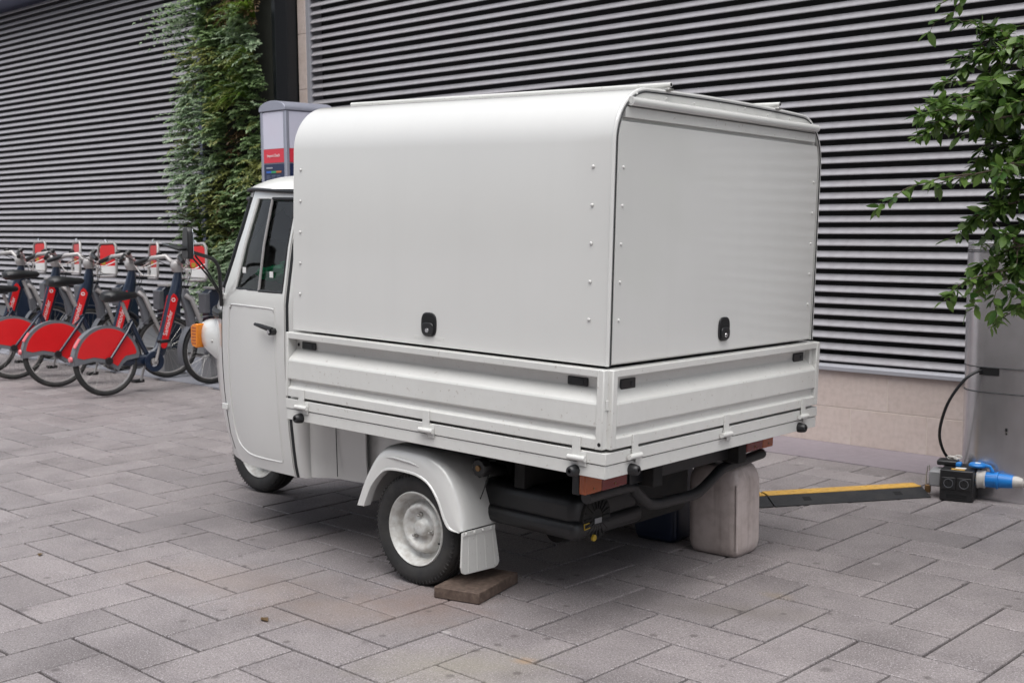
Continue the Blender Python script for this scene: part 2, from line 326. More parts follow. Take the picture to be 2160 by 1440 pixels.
# ------------------------------------------------------------------ louvred walls
WY = 6.92; PITCH = .0728
def louvre_wall(x0, x1, z0, n, label, frame_m):
    root = empty('louvred_wall', ((x0+x1)/2, WY, 0)); tag(root, label, 'wall', 'louvred walls'); cx = (x0+x1)/2; hl = (x1-x0)/2
    prof = [(0, 0), (-.0015, .005), (0, .0095), (.027, .0425), (.0295, .0415), (.0035, .0075), (.0035, .0)]
    src = MB().prism(prof, 'x', -hl, hl).build('slat', M['slat'], root, smooth=0, bevel=.0008, seg=1)
    src.location = (0, .005, z0)
    for k in range(1, n):
        inst(src, root, (0, .005+random.gauss(0, .0006), z0+k*PITCH+random.gauss(0, .0005)), rot=(0, random.gauss(0, .00012), 0))
    zt = z0+n*PITCH
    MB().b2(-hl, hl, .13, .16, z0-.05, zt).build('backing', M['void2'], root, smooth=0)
    for sx in (-1, 1): MB().b2(sx*hl, sx*(hl+.05), -.01, .17, z0-.05, zt).build('frame', frame_m, root, smooth=0, bevel=.002)
    return root, zt
wr, zt = louvre_wall(-9.095, 3.5, .523, 58, 'grey louvred wall on a sandstone plinth behind the white truck', M['frame'])
MB().prism([(-.028, .469), (-.028, .493), (-.022, .503), (0, .508), (.16, .510), (.16, .469)], 'x', -9.145+2.7975, 3.55+2.7975).build('sill', M['frame'], wr, smooth=0, bevel=.0015)
wl, zl = louvre_wall(-17.4, -10.97, .40, 51, 'grey louvred wall behind the parked red bicycles', M['navyframe'])
MB().b2(-3.3, 3.1, -.28, .3, zl+.005, zl+.55).build('top_beam', M['navyframe'], wl, smooth=0, bevel=.004)
# sandstone plinth, one block each
pl = empty('stone_plinth', (-2.8, WY, 0)); tag(pl, 'low beige sandstone block plinth under the louvred wall', 'wall')
MB().b2(-6.3, 6.3, .0015, .20, 0, .466).build('mortar_bed', M['mortar'], pl, smooth=0)
blk = MB().b2(-.2475, .2475, 0, .12, 0, .228).build('block', M['stone'], pl, smooth=0, bevel=.0015); first = True
for row, (z, off) in enumerate(((.004, -3.66), (.2365, -3.415))):
    for k in range(-12, 14):
        x = off+.25+k*.5
        if x < -8.9 or x > 3.3: continue
        o = blk if first else inst(blk, pl); first = False; o.location = (x+2.8, random.uniform(-.0006, .0006), z)
# pilaster, black panel
pi = empty('stone_pilaster', (-9.2, WY, 0)); tag(pi, 'narrow sandstone pilaster at the end of the louvred wall', 'pilaster')
zz = 0
for hh in (.47, .62, .55, .38, .62, .50, .42, .6, .55):
    MB().b2(-.06, .055, -.015, .25, zz, zz+hh-.004).build('block', M['stone'], pi, smooth=0, bevel=.002); zz += hh
bp = empty('black_panel', (-9.29, WY, 0)); tag(bp, 'tall black side panel of the green wall next to the pilaster', 'panel')
MB().b2(-.028, .022, -.262, -.134, 0, 5).build('panel', M['blackpanel'], bp, smooth=0, bevel=.003)
MB().b2(-.028, .016, -.130, -.02, 0, 5).build('panel', M['blackpanel'], bp, smooth=0, bevel=.003)
bu = MB().b2(-70, 6, WY+.30, WY+8, 0, 13).build('building', M['facade'], smooth=0); tag(bu, 'plain building mass rising behind the louvred walls', 'building')
o = MB().b2(-9.15, 3.56, WY-.02, WY+.29, zt+.01, 13).build('facade_panel', M['facade'], smooth=0); tag(o, 'smooth upper facade above the louvred wall', 'facade')

# the building across the street (behind the camera; it darkens and reflects)
ob = empty('building', (-5, -12, 0)); tag(ob, 'office building across the street seen only as reflection', 'building')
MB().b2(-8, 45, -10, 0, 0, 15).build('wall', M['facade'], ob, smooth=0)
pane = MB().b2(-1.2, 1.2, -.02, .03, 0, 2.1).build('window', M['facglass'], ob, smooth=0); first = True
for a in range(-2, 14):
    for b_ in range(5):
        o = pane if first else inst(pane, ob); first = False; o.location = (a*3.1, .0, 1.0+b_*3.5)

# ------------------------------------------------------------------ green wall
gw = empty('green_wall', (-9.88, WY, 0)); tag(gw, 'tall living wall column of ferns, ivy and grasses', 'green wall')
MB().b2(-.60, .56, -.262, .2, .1, 5.2).build('planting_panel', M['soil'], gw, smooth=0)
rg = random.Random(11)
def leaf_quad(mb, p, d, nrm, ln, wd, fold=.25):
    d = d.normalized(); s = d.cross(nrm)
    s = s.normalized() if s.length > 1e-5 else d.orthogonal().normalized(); u = s.cross(d)
    mid = p+d*ln*.45; k = len(mb.v)
    mb.v += [tuple(p), tuple(mid+s*wd/2+u*wd*fold), tuple(p+d*ln-u*ln*.12), tuple(mid-s*wd/2+u*wd*fold), tuple(mid)]
    mb.f += [(k, k+4, k+1), (k+4, k+2, k+1), (k, k+3, k+4), (k+4, k+3, k+2)]
def sprig(mb, p, d, ln, nl, ll, lw, droop, rnd):
    d = d.normalized(); pos = Vector(p); step = ln/nl
    for i in range(nl):
        d = (d+Vector((rnd.gauss(0, .08), rnd.gauss(0, .08), -droop*step*8+rnd.gauss(0, .05)))).normalized(); pos = pos+d*step
        sd_ = d.cross(Vector((0, 0, 1)));  sd_ = sd_.normalized() if sd_.length > .05 else Vector((1, 0, 0))
        tap = 1-.6*abs(i/nl-.35)
        for sg in (-1, 1):
            leaf_quad(mb, pos, sd_*sg+d*.5+Vector((0, 0, rnd.uniform(-.2, .25))), Vector((rnd.gauss(0, .3), -.35, 1)), ll*tap*rnd.uniform(.8, 1.2), lw*tap, .2)
    leaf_quad(mb, pos, d, Vector((0, -.5, .8)), ll, lw)
kinds = {'A': MB(), 'B': MB(), 'C': MB(), 'D': MB()}
from mathutils import noise as NZ
for i in range(1900):
    z = rg.uniform(.3, 4.3); x = rg.uniform(-.60, .58)
    if z < .8 and rg.random() < .5: continue
    bulge = max(.02, .15+.28*NZ.noise(Vector((x*2.6, 7.1, z*2.0))))
    dep = rg.random()**.35*bulge
    nv = NZ.noise(Vector((x*1.6+3, 1.7, z*1.25))); n2 = NZ.noise(Vector((x*3+9, 4.2, z*2.2)))
    k = 'B' if nv > .05 else 'C' if (n2 > .24) else 'D' if (n2 < -.28) else 'A'
    if rg.random() < .10: k = rg.choice('ABAC')
    d = Vector((rg.gauss(-.15, .6)-.25*(x < -.3)+.2*(x > .4), -1+rg.gauss(0, .3), rg.gauss(.15, .45)))
    p = Vector((x, -.25-dep*.75, z))
    if k == 'A': sprig(kinds[k], p, d, rg.uniform(.09, .19), rg.randint(4, 7), .058, .052, .25, rg)
    elif k == 'B': sprig(kinds[k], p, d, rg.uniform(.13, .26), rg.randint(8, 12), .054, .030, .35, rg)
    elif k == 'C': sprig(kinds[k], p, d, rg.uniform(.12, .25), rg.randint(6, 10), .058, .024, .45, rg)
    else: sprig(kinds[k], p, d, rg.uniform(.08, .16), rg.randint(4, 6), .05, .02, .9, rg)
# outgrowths over the louvres on the left, trailing stems
for (zc, n_, reach, k) in ((3.42, 30, .62, 'B'), (2.75, 26, .34, 'A'), (2.45, 34, .42, 'B'), (2.2, 22, .36, 'C'), (2.0, 26, .36, 'B'), (1.72, 14, .22, 'A'), (1.55, 24, .40, 'B'), (1.42, 20, .34, 'C'), (1.15, 16, .25, 'A'), (2.92, 14, .25, 'C')):
    for q in range(n_):
        p = Vector((rg.uniform(-.66, -.45), -.24-rg.uniform(.02, .2), zc+rg.gauss(0, .10)))
        sprig(kinds[k if rg.random() < .8 else 'A'], p, Vector((-1, rg.gauss(-.35, .3), rg.gauss(.15, .3))), reach*rg.uniform(.4, 1), rg.randint(7, 12), .048, .032, .22, rg)
for (x, z, ln) in ((-.70, 2.12, .55), (-.95, 3.35, .40), (-.62, 1.95, .35), (-.75, 1.60, .3)):
    for q in range(2): sprig(kinds['B'], Vector((x+q*.03, -.3, z)), Vector((-.55, -.1, -.8)), ln, 16, .022, .016, .1, rg)
for k, nm in (('A', 'ivy_foliage'), ('B', 'fern_foliage'), ('C', 'yellow_fern_foliage'), ('D', 'dry_foliage')):
    o = kinds[k].build(nm, M['fern'+k], gw, smooth=0); o['kind'] = 'stuff'
def tuft(x, z, n, ln, lean):
    mb = MB()
    for q in range(n):
        a = rg.uniform(-1, 1); d = Vector((lean*rg.uniform(.3, 1)+a*.6, -rg.uniform(.2, .9), rg.uniform(.4, 1.1))).normalized()
        p = Vector((x, -.40, z)); L = ln*rg.uniform(.6, 1.1); w_ = rg.uniform(.008, .014); pts = []
        for s_ in range(7):
            pts.append(p.copy()); p = p+d*L/6; d = (d+Vector((0, 0, -.34))).normalized()
        sd_ = Vector((d.y, -d.x, 0)); sd_ = sd_.normalized() if sd_.length > .01 else Vector((1, 0, 0))
        r1 = [[c-sd_*w_*(1-.15*i*i/6), c+sd_*w_*(1-.15*i*i/6)] for i, c in enumerate(pts)]; mb.rings(r1, close=False)
    return mb.build('grass_tuft', M['grassA'], gw, smooth=0)
tuft(.40, 2.52, 50, .50, -.6); tuft(.50, 3.25, 40, .50, -.2); tuft(.46, 2.85, 30, .42, -.4); tuft(-.5, 1.28, 20, .28, -.4)

# ------------------------------------------------------------------ docking terminal totem
tt = empty('docking_terminal', (-8.07, 5.98, 0)); tag(tt, 'tall grey terminal totem with a red name band and navy panel behind the cab', 'terminal')
hx, hy = .17, .23
MB().b2(-hx-.03, hx+.03, -hy-.03, hy+.03, 0, .06).build('base', M['dockgrey'], tt, bevel=.01)
MB().b2(-hx+.008, hx-.008, -hy+.008, hy-.008, .06, 2.30).build('core', M['sgrey'], tt, bevel=.004)
for sx in (-1, 1):
    for sy in (-1, 1): MB().b2(sx*hx, sx*(hx-.034), sy*hy, sy*(hy-.034), .06, 2.30).build('corner_post', M['sgrey'], tt, bevel=.006)
cap = [(-hx-.006, 2.30)]+[(-(hx+.006)*math.cos(math.pi*k/16), 2.315+.065*math.sin(math.pi*k/16)) for k in range(17)]+[(hx+.006, 2.30)]
MB().prism(cap, 'y', -hy-.008, hy+.02).build('roof_cap', M['sgrey'], tt, bevel=.004)
def tpanel(nm, m, z0, z1, off):
    for sx, sy in ((0, -1), (1, 0), (0, 1), (-1, 0)):
        if sy: MB().b2(-hx+.036, hx-.036, sy*(hy-.006), sy*(hy-.006+off), z0, z1).build(nm, m, tt, smooth=0)
        else: MB().b2(sx*(hx-.006), sx*(hx-.006+off), -hy+.036, hy-.036, z0, z1).build(nm, m, tt, smooth=0)
tpanel('light_panel', M['lilac'], 2.005, 2.292, .003); tpanel('name_band', M['signred'], 1.895, 2.003, .003); tpanel('map_panel', M['signnavy'], .75, 1.885, .003); tpanel('lower_panel', M['sgrey'], .09, .74, .003)
text('name_text', 'Import Dock', .032, M['paper'], tt, (0, -hy-.001, 1.950), (R(90), 0, 0)); text('name_text', 'Import Dock', .04, M['paper'], tt, (hx+.001, 0, 1.950), (R(90), 0, R(90)))
for k, (c, nm) in enumerate((((.02, .12, .5), 'blue'), ((.03, .30, .12), 'green'), ((.5, .14, .03), 'orange'))):
    MB().b2(-.10+k*.066, -.036+k*.066, -hy-.001, -hy+.004, 1.815, 1.830).build('colour_bar', mat('bar_'+nm, c, .4), tt, smooth=0)
pale = mat('faint_print', (.10, .12, .2), .5)
for k in range(3):
    for q in range(4): MB().b2(-.097+k*.066, -.052+k*.066+.01*((q+k) % 2), -hy-.001, -hy+.004, 1.790-q*.012, 1.796-q*.012).build('print_line', pale, tt, smooth=0)
MB().b2(-.10, -.02, -hy-.001, -hy+.004, 1.850, 1.860).build('print_line', mat('heading_print', (.35, .36, .42), .5), tt, smooth=0)

# ------------------------------------------------------------------ hire bicycles
def spl_pts(P, n=14):
    out = []; m = len(P)-1
    for k in range(n+1):
        t = m*k/n; i = min(int(t), m-1); f = t-i; p0, p1, p2, p3 = P[max(i-1, 0)], P[i], P[i+1], P[min(i+2, m)]
        out.append(tuple(.5*((2*b)+(-a+c)*f+(2*a-5*b+4*c-d)*f*f+(-a+3*b-3*c+d)*f**3) for a, b, c, d in zip(p0, p1, p2, p3)))
    return out
def make_bike(saddle_z=.82):
    b = empty('hire_bicycle')
    def wheel(x, nm):
        wv = empty(nm, (x, 0, .290)); wv.parent = b
        MB().lathe([(.264+.023*math.cos(t), .023*math.sin(t)) for t in [2*math.pi*k/10 for k in range(11)]], n=40).build('tyre', M['rubber'], wv)
        MB().lathe([(.250, -.012), (.238, -.014), (.234, 0), (.238, .014), (.250, .012)], n=40).build('rim', M['bsilver'], wv)
        MB().lathe([(0, -.05), (.03, -.05), (.035, -.03), (.02, -.02), (.02, .02), (.035, .03), (.03, .05), (0, .05)], n=14).build('hub', M['bgrey'], wv)
        sp = MB()
        for k in range(28):
            a = 2*math.pi*k/28; s_ = 1 if k % 2 else -1; a2 = a+.25*(1 if k % 4 < 2 else -1)
            sp.tube([(.03*math.cos(a2), s_*.035, .03*math.sin(a2)), (.236*math.cos(a), 0, .236*math.sin(a))], .0011, 4)
        sp.build('spokes', M['zinc'], wv); return wv
    wheel(0, 'rear_wheel'); wheel(1.0, 'front_wheel')
    # frame
    fr = empty('frame', (0, 0, 0)); fr.parent = b
    def sec(cx, cz, wx, wy, tilt):
        return [(cx+wx*math.cos(t)*math.cos(tilt), wy*math.sin(t), cz+wx*math.cos(t)*math.sin(tilt)) for t in [2*math.pi*k/12 for k in range(12)]]
    MB().rings([sec(.715, 1.0, .032, .035, 0), sec(.70, .90, .05, .035, 0), sec(.665, .78, .062, .034, -.3), sec(.575, .52, .055, .032, -.45), sec(.50, .34, .06, .032, -.7), sec(.40, .265, .055, .03, -1.4), sec(.26, .27, .045, .022, -1.57), sec(.02, .295, .035, .015, -1.57)], cap=True).build('main_tube', M['navy'], fr)
    MB().tube([(.40, 0, .27), (.31, 0, .45), (.235, 0, .62)], .021, 10).build('seat_tube', M['navy'], fr)
    for s_ in (-1, 1):
        MB().tube([(.25, s_*.02, .60), (.18, s_*.055, .52), (0, s_*.062, .295)], .011, 8).build('seat_stay', M['navy'], fr)
        rs = [(.665+.028, .80), (.675, .835), (.655, .85), (.632, .83), (.52, .47), (.50, .42), (.515, .39), (.54, .385), (.56, .40)]
        MB().prism([(x-.012, z-.03) for x, z in rs], 'y', s_*.0345, s_*.0375).build('tube_badge', M['bred'], fr, smooth=0)
        an = math.atan2(.36, .125)
        text('tube_text', 'Santander', .058, M['paper'], fr, (.572, s_*.0378, .57), (R(90), -an if s_ < 0 else an, 0 if s_ < 0 else R(180)), squeeze=.95)
        MB().lathe([(.018, 0), (.010, 0)], c=(.636, s_*.0380, .765), n=14).build('tube_logo', M['paper'], fr, smooth=0)
    # mudguard with skirt
    g = empty('rear_guard', (0, 0, 0)); g.parent = b
    arc = lambda r, a0, a1, n: [(r*math.cos(R(a0+(a1-a0)*k/n)), .295+r*math.sin(R(a0+(a1-a0)*k/n))) for k in range(n+1)]
    outer = arc(.293, 184, 8, 26); lower = [(.28, .30), (.17, .285), (.13, .255), (.09, .205), (.03, .245), (-.04, .283), (-.12, .30), (-.22, .285)]
    red = arc(.268, 170, 12, 24)+[(.252, .335), (.16, .325), (.125, .295), (.085, .245), (.04, .275), (-.03, .315), (-.12, .335), (-.21, .325)]
    for s_ in (-1, 1):
        MB().prism(outer+lower, 'y', s_*.032, s_*.037).build('skirt', M['bgrey'], g, smooth=0)
        MB().prism(red, 'y', s_*.0375, s_*.0395).build('red_panel', M['bred'], g, smooth=0)
    MB().rings([[(x, y, z) for y in (-.037, .037)] for x, z in outer], close=False).build('guard_top', M['bgrey'], g, solid=.004)
    MB().lathe([(0, -.02), (.02, -.018), (.024, 0)], c=(-.297, 0, .33), axis='x', n=16).build('rear_reflector', M['pink'], g)
    MB().tube([(-.275, -.02, .42), (-.225, -.02, .49)], .015, 8).build('rear_lamp', M['pink'], g)
    # front guard, fork
    fg = arc(.312, 200, 40, 20)
    MB().rings([[(1.0+x, y, z) for y in (-.036, -.02, .02, .036)] for x, z in fg], close=False).build('front_guard', M['bgrey'], b, solid=.004)
    for s_ in (-1, 1): MB().tube([(.755, s_*.03, .80), (.80, s_*.06, .76), (.90, s_*.065, .50), (1.0, s_*.06, .295)], [.022, .022, .018, .014], 8).build('fork_blade', M['bsilver'], b)
    MB().prism([(.72, .78), (.74, .86), (.80, .84), (.86, .70), (.84, .50), (.79, .50), (.77, .66)], 'y', -.03, .03).build('fork_shroud', M['bgrey'], b, bevel=.012)
    # steering head and bars
    MB().rings([sec(.715, 1.0, .04, .045, 0), sec(.712, 1.03, .055, .05, 0), sec(.70, 1.085, .055, .05, .5), sec(.69, 1.10, .03, .03, .5)], cap=True).build('stem_head', M['bsilver'], b)
    MB().tube([(.57, -.30, 1.10), (.60, -.20, 1.13), (.67, -.10, 1.14), (.70, -.06, 1.09), (.70, .06, 1.09), (.67, .10, 1.14), (.60, .20, 1.13), (.57, .30, 1.10)], .021, 10).build('handlebar', M['bsilver'], b)
    for s_ in (-1, 1):
        MB().tube([(.60, s_*.21, 1.13), (.53, s_*.36, 1.085)], [.022, .019], 10).build('grip', M['black'], b)
        MB().tube([(.64, s_*.16, 1.15), (.66, s_*.17, 1.17)], [.028, .02], 8).build('bell', M['black'], b)
    # front carrier: silver hoop with a red and white plate
    hoop = [(-.13, .83), (-.15, .86), (-.13, 1.12), (-.10, 1.15), (.10, 1.15), (.13, 1.12), (.15, .86), (.13, .83)]
    cr_ = empty('front_carrier', (.90, 0, .09)); cr_.parent = b
    MB().tube([(.04*(z-.8)*2, y, z) for y, z in hoop], .012, 8, closed=True).build('hoop', M['bsilver'], cr_)
    pp = [(-.115, .93), (-.11, 1.10), (-.085, 1.13), (.085, 1.13), (.11, 1.10), (.115, .93)]
    MB().prism(pp, 'x', .022, .028).build('plate', M['bred'], cr_, smooth=0)
    MB().prism([(-.118, .855), (-.115, .93), (.115, .93), (.118, .855)], 'x', .020, .028).build('plate_foot', M['paper'], cr_, smooth=0)
    MB().b2(.0195, .0215, .03, .09, .945, .985).build('sticker', M['ytag'], cr_, smooth=0)
    for s_ in (-1, 1):
        MB().tube([(0, s_*.13, .85), (-.12, s_*.10, .86), (-.17, s_*.05, .95)], .007, 6).build('carrier_stay', M['bsilver'], cr_)
        MB().tube([(.03, s_*.14, .98), (-.08, s_*.09, .93), (-.17, s_*.03, .93)], .006, 6).build('carrier_stay', M['bsilver'], cr_)
    MB().tube([(.03, 0, 1.15), (.03, .03, 1.18)], .012, 6).build('carrier_knob', M['chrome'], cr_)
    for s_ in (-1, 1): MB().tube(spl_pts([(.60, s_*.19, 1.12), (.70, s_*.16, 1.07), (.80, s_*.08, 1.02), (.79, s_*.03, .90), (.74, s_*.02, .80)]), .0035, 5).build('brake_cable', M['black'], b)
    # saddle, post, crank
    MB().tube([(.235, 0, .60), (.175, 0, saddle_z-.05)], .016, 10).build('seat_post', M['bsilver'], b)
    sdl = [[(x, wv*math.cos(t)*1.0, saddle_z+h*math.sin(t)*(1 if math.sin(t) > 0 else .9)) for t in [2*math.pi*k/14 for k in range(14)]] for x, wv, h in ((.0, .05, .03), (.03, .09, .05), (.09, .098, .054), (.16, .065, .045), (.23, .036, .036), (.30, .026, .028), (.318, .012, .012))]
    MB().rings(sdl, cap=True).build('saddle', M['black'], b)
    MB().lathe([(.045, -.01), (.085, -.012), (.09, 0), (.085, .012), (.045, .01)], c=(.41, -.06, .255), n=28).build('chain_ring_guard', M['navy'], b)
    MB().lathe([(0, -.012), (.03, -.012), (.03, .012), (0, .012)], c=(.41, -.06, .255), n=12).build('crank_hub', M['bsilver'], b)
    MB().tube([(.41, -.085, .255), (.46, -.09, .42)], [.013, .009], 8).build('crank', M['bsilver'], b); MB().tube([(.41, .085, .255), (.36, .09, .09)], [.013, .009], 8).build('crank', M['bsilver'], b)
    MB().box((.465, -.135, .425), (.09, .075, .028)).build('pedal', M['black'], b, bevel=.006); MB().box((.355, .135, .085), (.09, .075, .028)).build('pedal', M['black'], b, bevel=.006)
    MB().lathe([(0, -.02), (.028, -.02), (.032, 0), (.028, .02), (0, .02)], c=(0, -.055, .295), n=16).build('gear_hub', M['black'], b)
    return b
def set_saddle(b, dz):
    for c in b.children:
        if c.name.startswith('saddle'): c.location.z += dz; c.location.x -= dz*.4
        if c.name.startswith('seat_post'): c.location.z += dz; c.location.x -= dz*.4
def steer(b, deg):
    Sm = Matrix.Translation((.72, 0, 0)) @ Matrix.Rotation(R(deg), 4, 'Z') @ Matrix.Translation((-.72, 0, 0))
    for c in b.children:
        if c.name.split('.')[0] in ('front_wheel', 'front_guard', 'fork_blade', 'fork_shroud', 'stem_head', 'handlebar', 'grip', 'bell', 'front_carrier'): c.matrix_local = Sm @ c.matrix_basis
bike = make_bike()
blabels = ['red and navy hire bicycle nearest the truck, low saddle', 'red and navy hire bicycle second from the truck', 'red and navy hire bicycle third from the truck, tall saddle',
           'hire bicycle fourth from the truck, low saddle at the picture edge', 'hire bicycle farthest from the truck, cut by the picture edge']
spots = [(-9.30, 4.905, 0, 0), (-10.15, 4.89, 8, .10), (-10.98, 4.88, 15, .14), (-11.58, 4.9, 3, -.02), (-12.38, 4.9, 5, .05)]
protos = [bike]+[copy_tree(bike) for _ in range(4)]
for b, lb, (x, y, a, dz), st in zip(protos, blabels, spots, (3, -6, 24, -9, 5)):
    steer(b, st)
    b.location = (x, y, .004); b.rotation_euler = (R(-2), 0, R(90-a)); tag(b, lb, 'bicycle', 'hire bicycles in the docking rack'); set_saddle(b, dz)
# docks
def make_dock():
    d = empty('bicycle_dock')
    MB().b2(-.07, .07, -.11, .11, 0, .24).build('base', M['dockgrey'], d, bevel=.006)
    MB().prism([(-.08, .24), (-.105, .80), (-.06, .83), (.09, .83), (.10, .24)], 'x', -.055, .055).build('post', M['navy'], d, bevel=.01)
    MB().b2(-.06, .06, -.13, -.08, .62, .80).build('lock_head', M['bgrey'], d, bevel=.01)
    MB().b2(-.09, .09, -.06, .07, .832, .852).build('top_rail', M['bsilver'], d, bevel=.004)
    MB().lathe([(0, 0), (.012, 0)], c=(-.01, -.0905, .40), n=12).build('lamp', M['pink'], d, smooth=0)
    return d
dk = make_dock(); dn = ['nearest the truck', 'second from the truck', 'third from the truck', 'fourth from the truck', 'fifth from the truck', 'sixth from the truck at the picture edge']
for k in range(6):
    d = dk if k == 0 else copy_tree(dk); d.location = (-9.42-.775*k, 6.03, .004); tag(d, 'grey and navy bicycle dock post, '+dn[k], 'bicycle dock', 'bicycle docks')

# ------------------------------------------------------------------ three-wheeled truck
tr = empty('three_wheeled_truck')
tr.matrix_world = Matrix(((-.998141, .056127, .023747, -3.5329), (-.055648, -.998243, .020373, 3.8194), (.024849, .019013, .999510, 0), (0, 0, 0, 1)))
tag(tr, 'small white three-wheeled delivery truck with a box canopy on its bed', 'truck')
HW = .776; XR = -.942; XF = .722
# --- bed
bed = MB().b2(XR, XF, -HW, HW, .6165, .657).build('bed_frame', M['paint2'], tr, bevel=.002)
for a in ((XR+.003, XF-.003, HW-.022, HW-.003), (XR+.003, XF-.003, -HW+.003, -HW+.022), (XR+.003, XR+.022, -HW+.022, HW-.022), (XF-.022, XF-.003, -HW+.022, HW-.022)):
    MB().b2(*a, .569, .6135).build('lower_flange', M['paint2'], bed, bevel=.0015)
MB().b2(XR+.02, XF-.02, -HW+.03, HW-.03, .585, .612).build('bed_floor', M['under'], tr)
prof = [(0, .937), (0, .911), (.042, .906), (.047, .868), (.003, .825), (0, .818), (0, .743), (.014, .737), (.014, .712), (0, .703), (0, .667), (.058, .667), (.058, .937)]
def hinge(parent, pos, ax, sgn):
    """ax 'x': hinge on a side (axis along x), 'y': on the tailgate"""
    h = empty('hinge', pos); h.parent = parent
    def bx(a0, a1, d0, d1, z0, z1): return (MB().b2(a0, a1, sgn*d0, sgn*d1, z0, z1) if ax == 'x' else MB().b2(-d0, -d1, a0, a1, z0, z1))
    bx(-.017, .017, .0005, .006, -.002, .075).build('strap', M['paint2'], h, bevel=.001)
    bx(-.042, -.006, .0005, .004, -.026, .022).build('plate', M['paint2'], h, bevel=.001)
    p = [(-.043, sgn*.010, 0), (.030, sgn*.010, 0)] if ax == 'x' else [(-.010, -.030, 0), (-.010, .043, 0)]
    MB().tube(p, .0095, 10).build('pin', M['paint2'], h)
    return h
def latch(parent, c, ax, sgn):
    d = (.088, .008, .030) if ax == 'x' else (.008, .088, .038)
    o = MB().box(c, d).build('latch_plate', M['black'], parent, bevel=.005)
    c2 = (c[0]-.02, c[1]+sgn*.004, c[2]) if ax == 'x' else (c[0]-.004, c[1]-.02, c[2])
    MB().box(c2, (.016, .004, .016) if ax == 'x' else (.004, .016, .016)).build('latch_catch', M['seal'], o, bevel=.001)
for s_ in (1, -1):
    sp = MB().prism([(s_*(HW-d), z) for d, z in prof], 'x', -.898, XF-.012).build('side_panel', M['paint2'], tr, smooth=0, bevel=.003)
    MB().b2(-.926, -.898, s_*(HW+.001), s_*(HW-.06), .6665, .9375).build('end_post', M['paint2'], sp, bevel=.004)
    MB().b2(-.905, -.8985, s_*(HW+.0015), s_*(HW-.01), .667, .935).build('end_cap', M['paint2'], sp, bevel=.001)
    MB().b2(XF-.012, XF+.004, s_*(HW+.001), s_*(HW-.06), .6665, .9375).build('end_post', M['paint2'], sp, bevel=.003)
    for x in (.618, -.107, -.821): hinge(sp, (x, s_*HW, .630), 'x', s_)
    for x in (.623, -.786): latch(sp, (x, s_*(HW-.042), .884), 'x', s_)
    MB().lathe([(0, 0), (.007, 0)], c=(.69, s_*(HW-.041), .884), n=10).build('hole', M['dark'], sp, smooth=0)
    MB().lathe([(0, 0), (.007, 0)], c=(-.914, s_*(HW+.0018), .685), n=10).build('hole', M['dark'], sp, smooth=0)
    MB().b2(XR+.012, -.926, s_*(HW-.012), s_*(HW-.045), .80, .835).build('corner_catch', M['paint2'], sp, bevel=.003)
prof2 = [(XR-.003+d, z) for d, z in prof]
tg = MB().prism([(x, z) for x, z in prof2], 'y', -.738, .722).build('tailgate', M['paint2'], tr, smooth=0, bevel=.003)
for y0, y1 in ((.722, .751), (-.768, -.738)): MB().b2(XR-.004, XR+.05, y0, y1, .6665, .9375).build('end_post', M['paint2'], tg, bevel=.004)
for y in (.613, 0, -.632): hinge(tg, (XR-.003, y, .632), 'y', 1)
for y in (.605, -.65): latch(tg, (XR+.038, y, .876), 'y', 1)
MB().b2(XF-.02, XF-.002, -.70, .70, .66, .93).build('headboard', M['paint2'], tr, bevel=.003)
def buffer(c, d):
    m = MB(); ax = 'y' if d in ('l', 'r') else 'x'; sg = {'l': 1, 'r': -1, 'b': -1}[d]
    m.lathe([(.021, 0), (.020, .016), (.017, .030), (.013, .034), (.007, .034), (.006, .024), (0, .024)], c=c, axis=ax, n=18, sgn=sg); return m.build('rubber_buffer', M['black'], tr)
for x in (.627, -.814): buffer((x, HW-.003, .583), 'l'); buffer((x, -HW+.003, .583), 'r')
for y in (.621, -.617): buffer((XR+.003, y, .584), 'b')
# --- canopy
def arch(inset=0, n=14):
    p = [(.747-inset, .947), (.748-inset, 1.2), (.7485-inset, 1.45), (.748-inset, 1.692)]
    cy, cz, r = .558, 1.692, .19-inset
    p += [(cy+r*math.cos(t), cz+r*math.sin(t)) for t in [math.pi/2*k/n for k in range(1, n)]]
    top = [(cy, 1.882-inset), (.40, 1.886-inset), (.2, 1.889-inset), (0, 1.890-inset)]
    h = p+top; return h+[(-y, z) for y, z in h[::-1][1:]]
A0 = arch(); CXR, CXF = -.915, .712
xs = [CXR]+[CXR+(CXF-CXR)*k/8 for k in range(1, 8)]+[CXF]
can = MB().rings([[(x, y, z) for y, z in A0] for x in xs], close=False).build('canopy', M['paint'], tr, smooth=30, solid=.012)
bead = MB().tube([(CXR+.002, y, z) for y, z in arch(.004)], .0075, 8).build('edge_bead', M['paint'], can)
MB().tube([(CXR-.0055, y, z) for y, z in arch(.0125)], .0022, 5).build('edge_seam', M['seal'], can)
Ai = arch(.016)
MB().add([(CXR+.012, y, z) for y, z in Ai], [tuple(range(len(Ai)))]).build('rear_wall', M['paint'], can, smooth=0)
MB().add([(CXF-.012, y, z) for y, z in Ai], [tuple(range(len(Ai)))]).build('front_wall', M['paint'], can, smooth=0)
lowA = [p for p in arch(.026) if p[1] < 1.77]
half = len(lowA)//2
yl = [p for p in lowA if p[0] > 0]; rdp = [(y, max(z, .953)) for y, z in yl]+[(-y, max(z, .953)) for y, z in yl[::-1]]
rd = MB().prism(rdp, 'x', CXR-.002, CXR+.010).build('rear_door', M['paint'], can, smooth=0, bevel=.002)
MB().b2(CXR-.004, CXR+.010, -.685, .690, 1.776, 1.812).build('door_header', M['paint2'], can, bevel=.002)
upA = [p for p in arch(.014) if p[1] > 1.812]
MB().prism(upA, 'x', CXR-.004, CXR+.010).build('header_flange', M['paint2'], can, smooth=0, bevel=.0015)
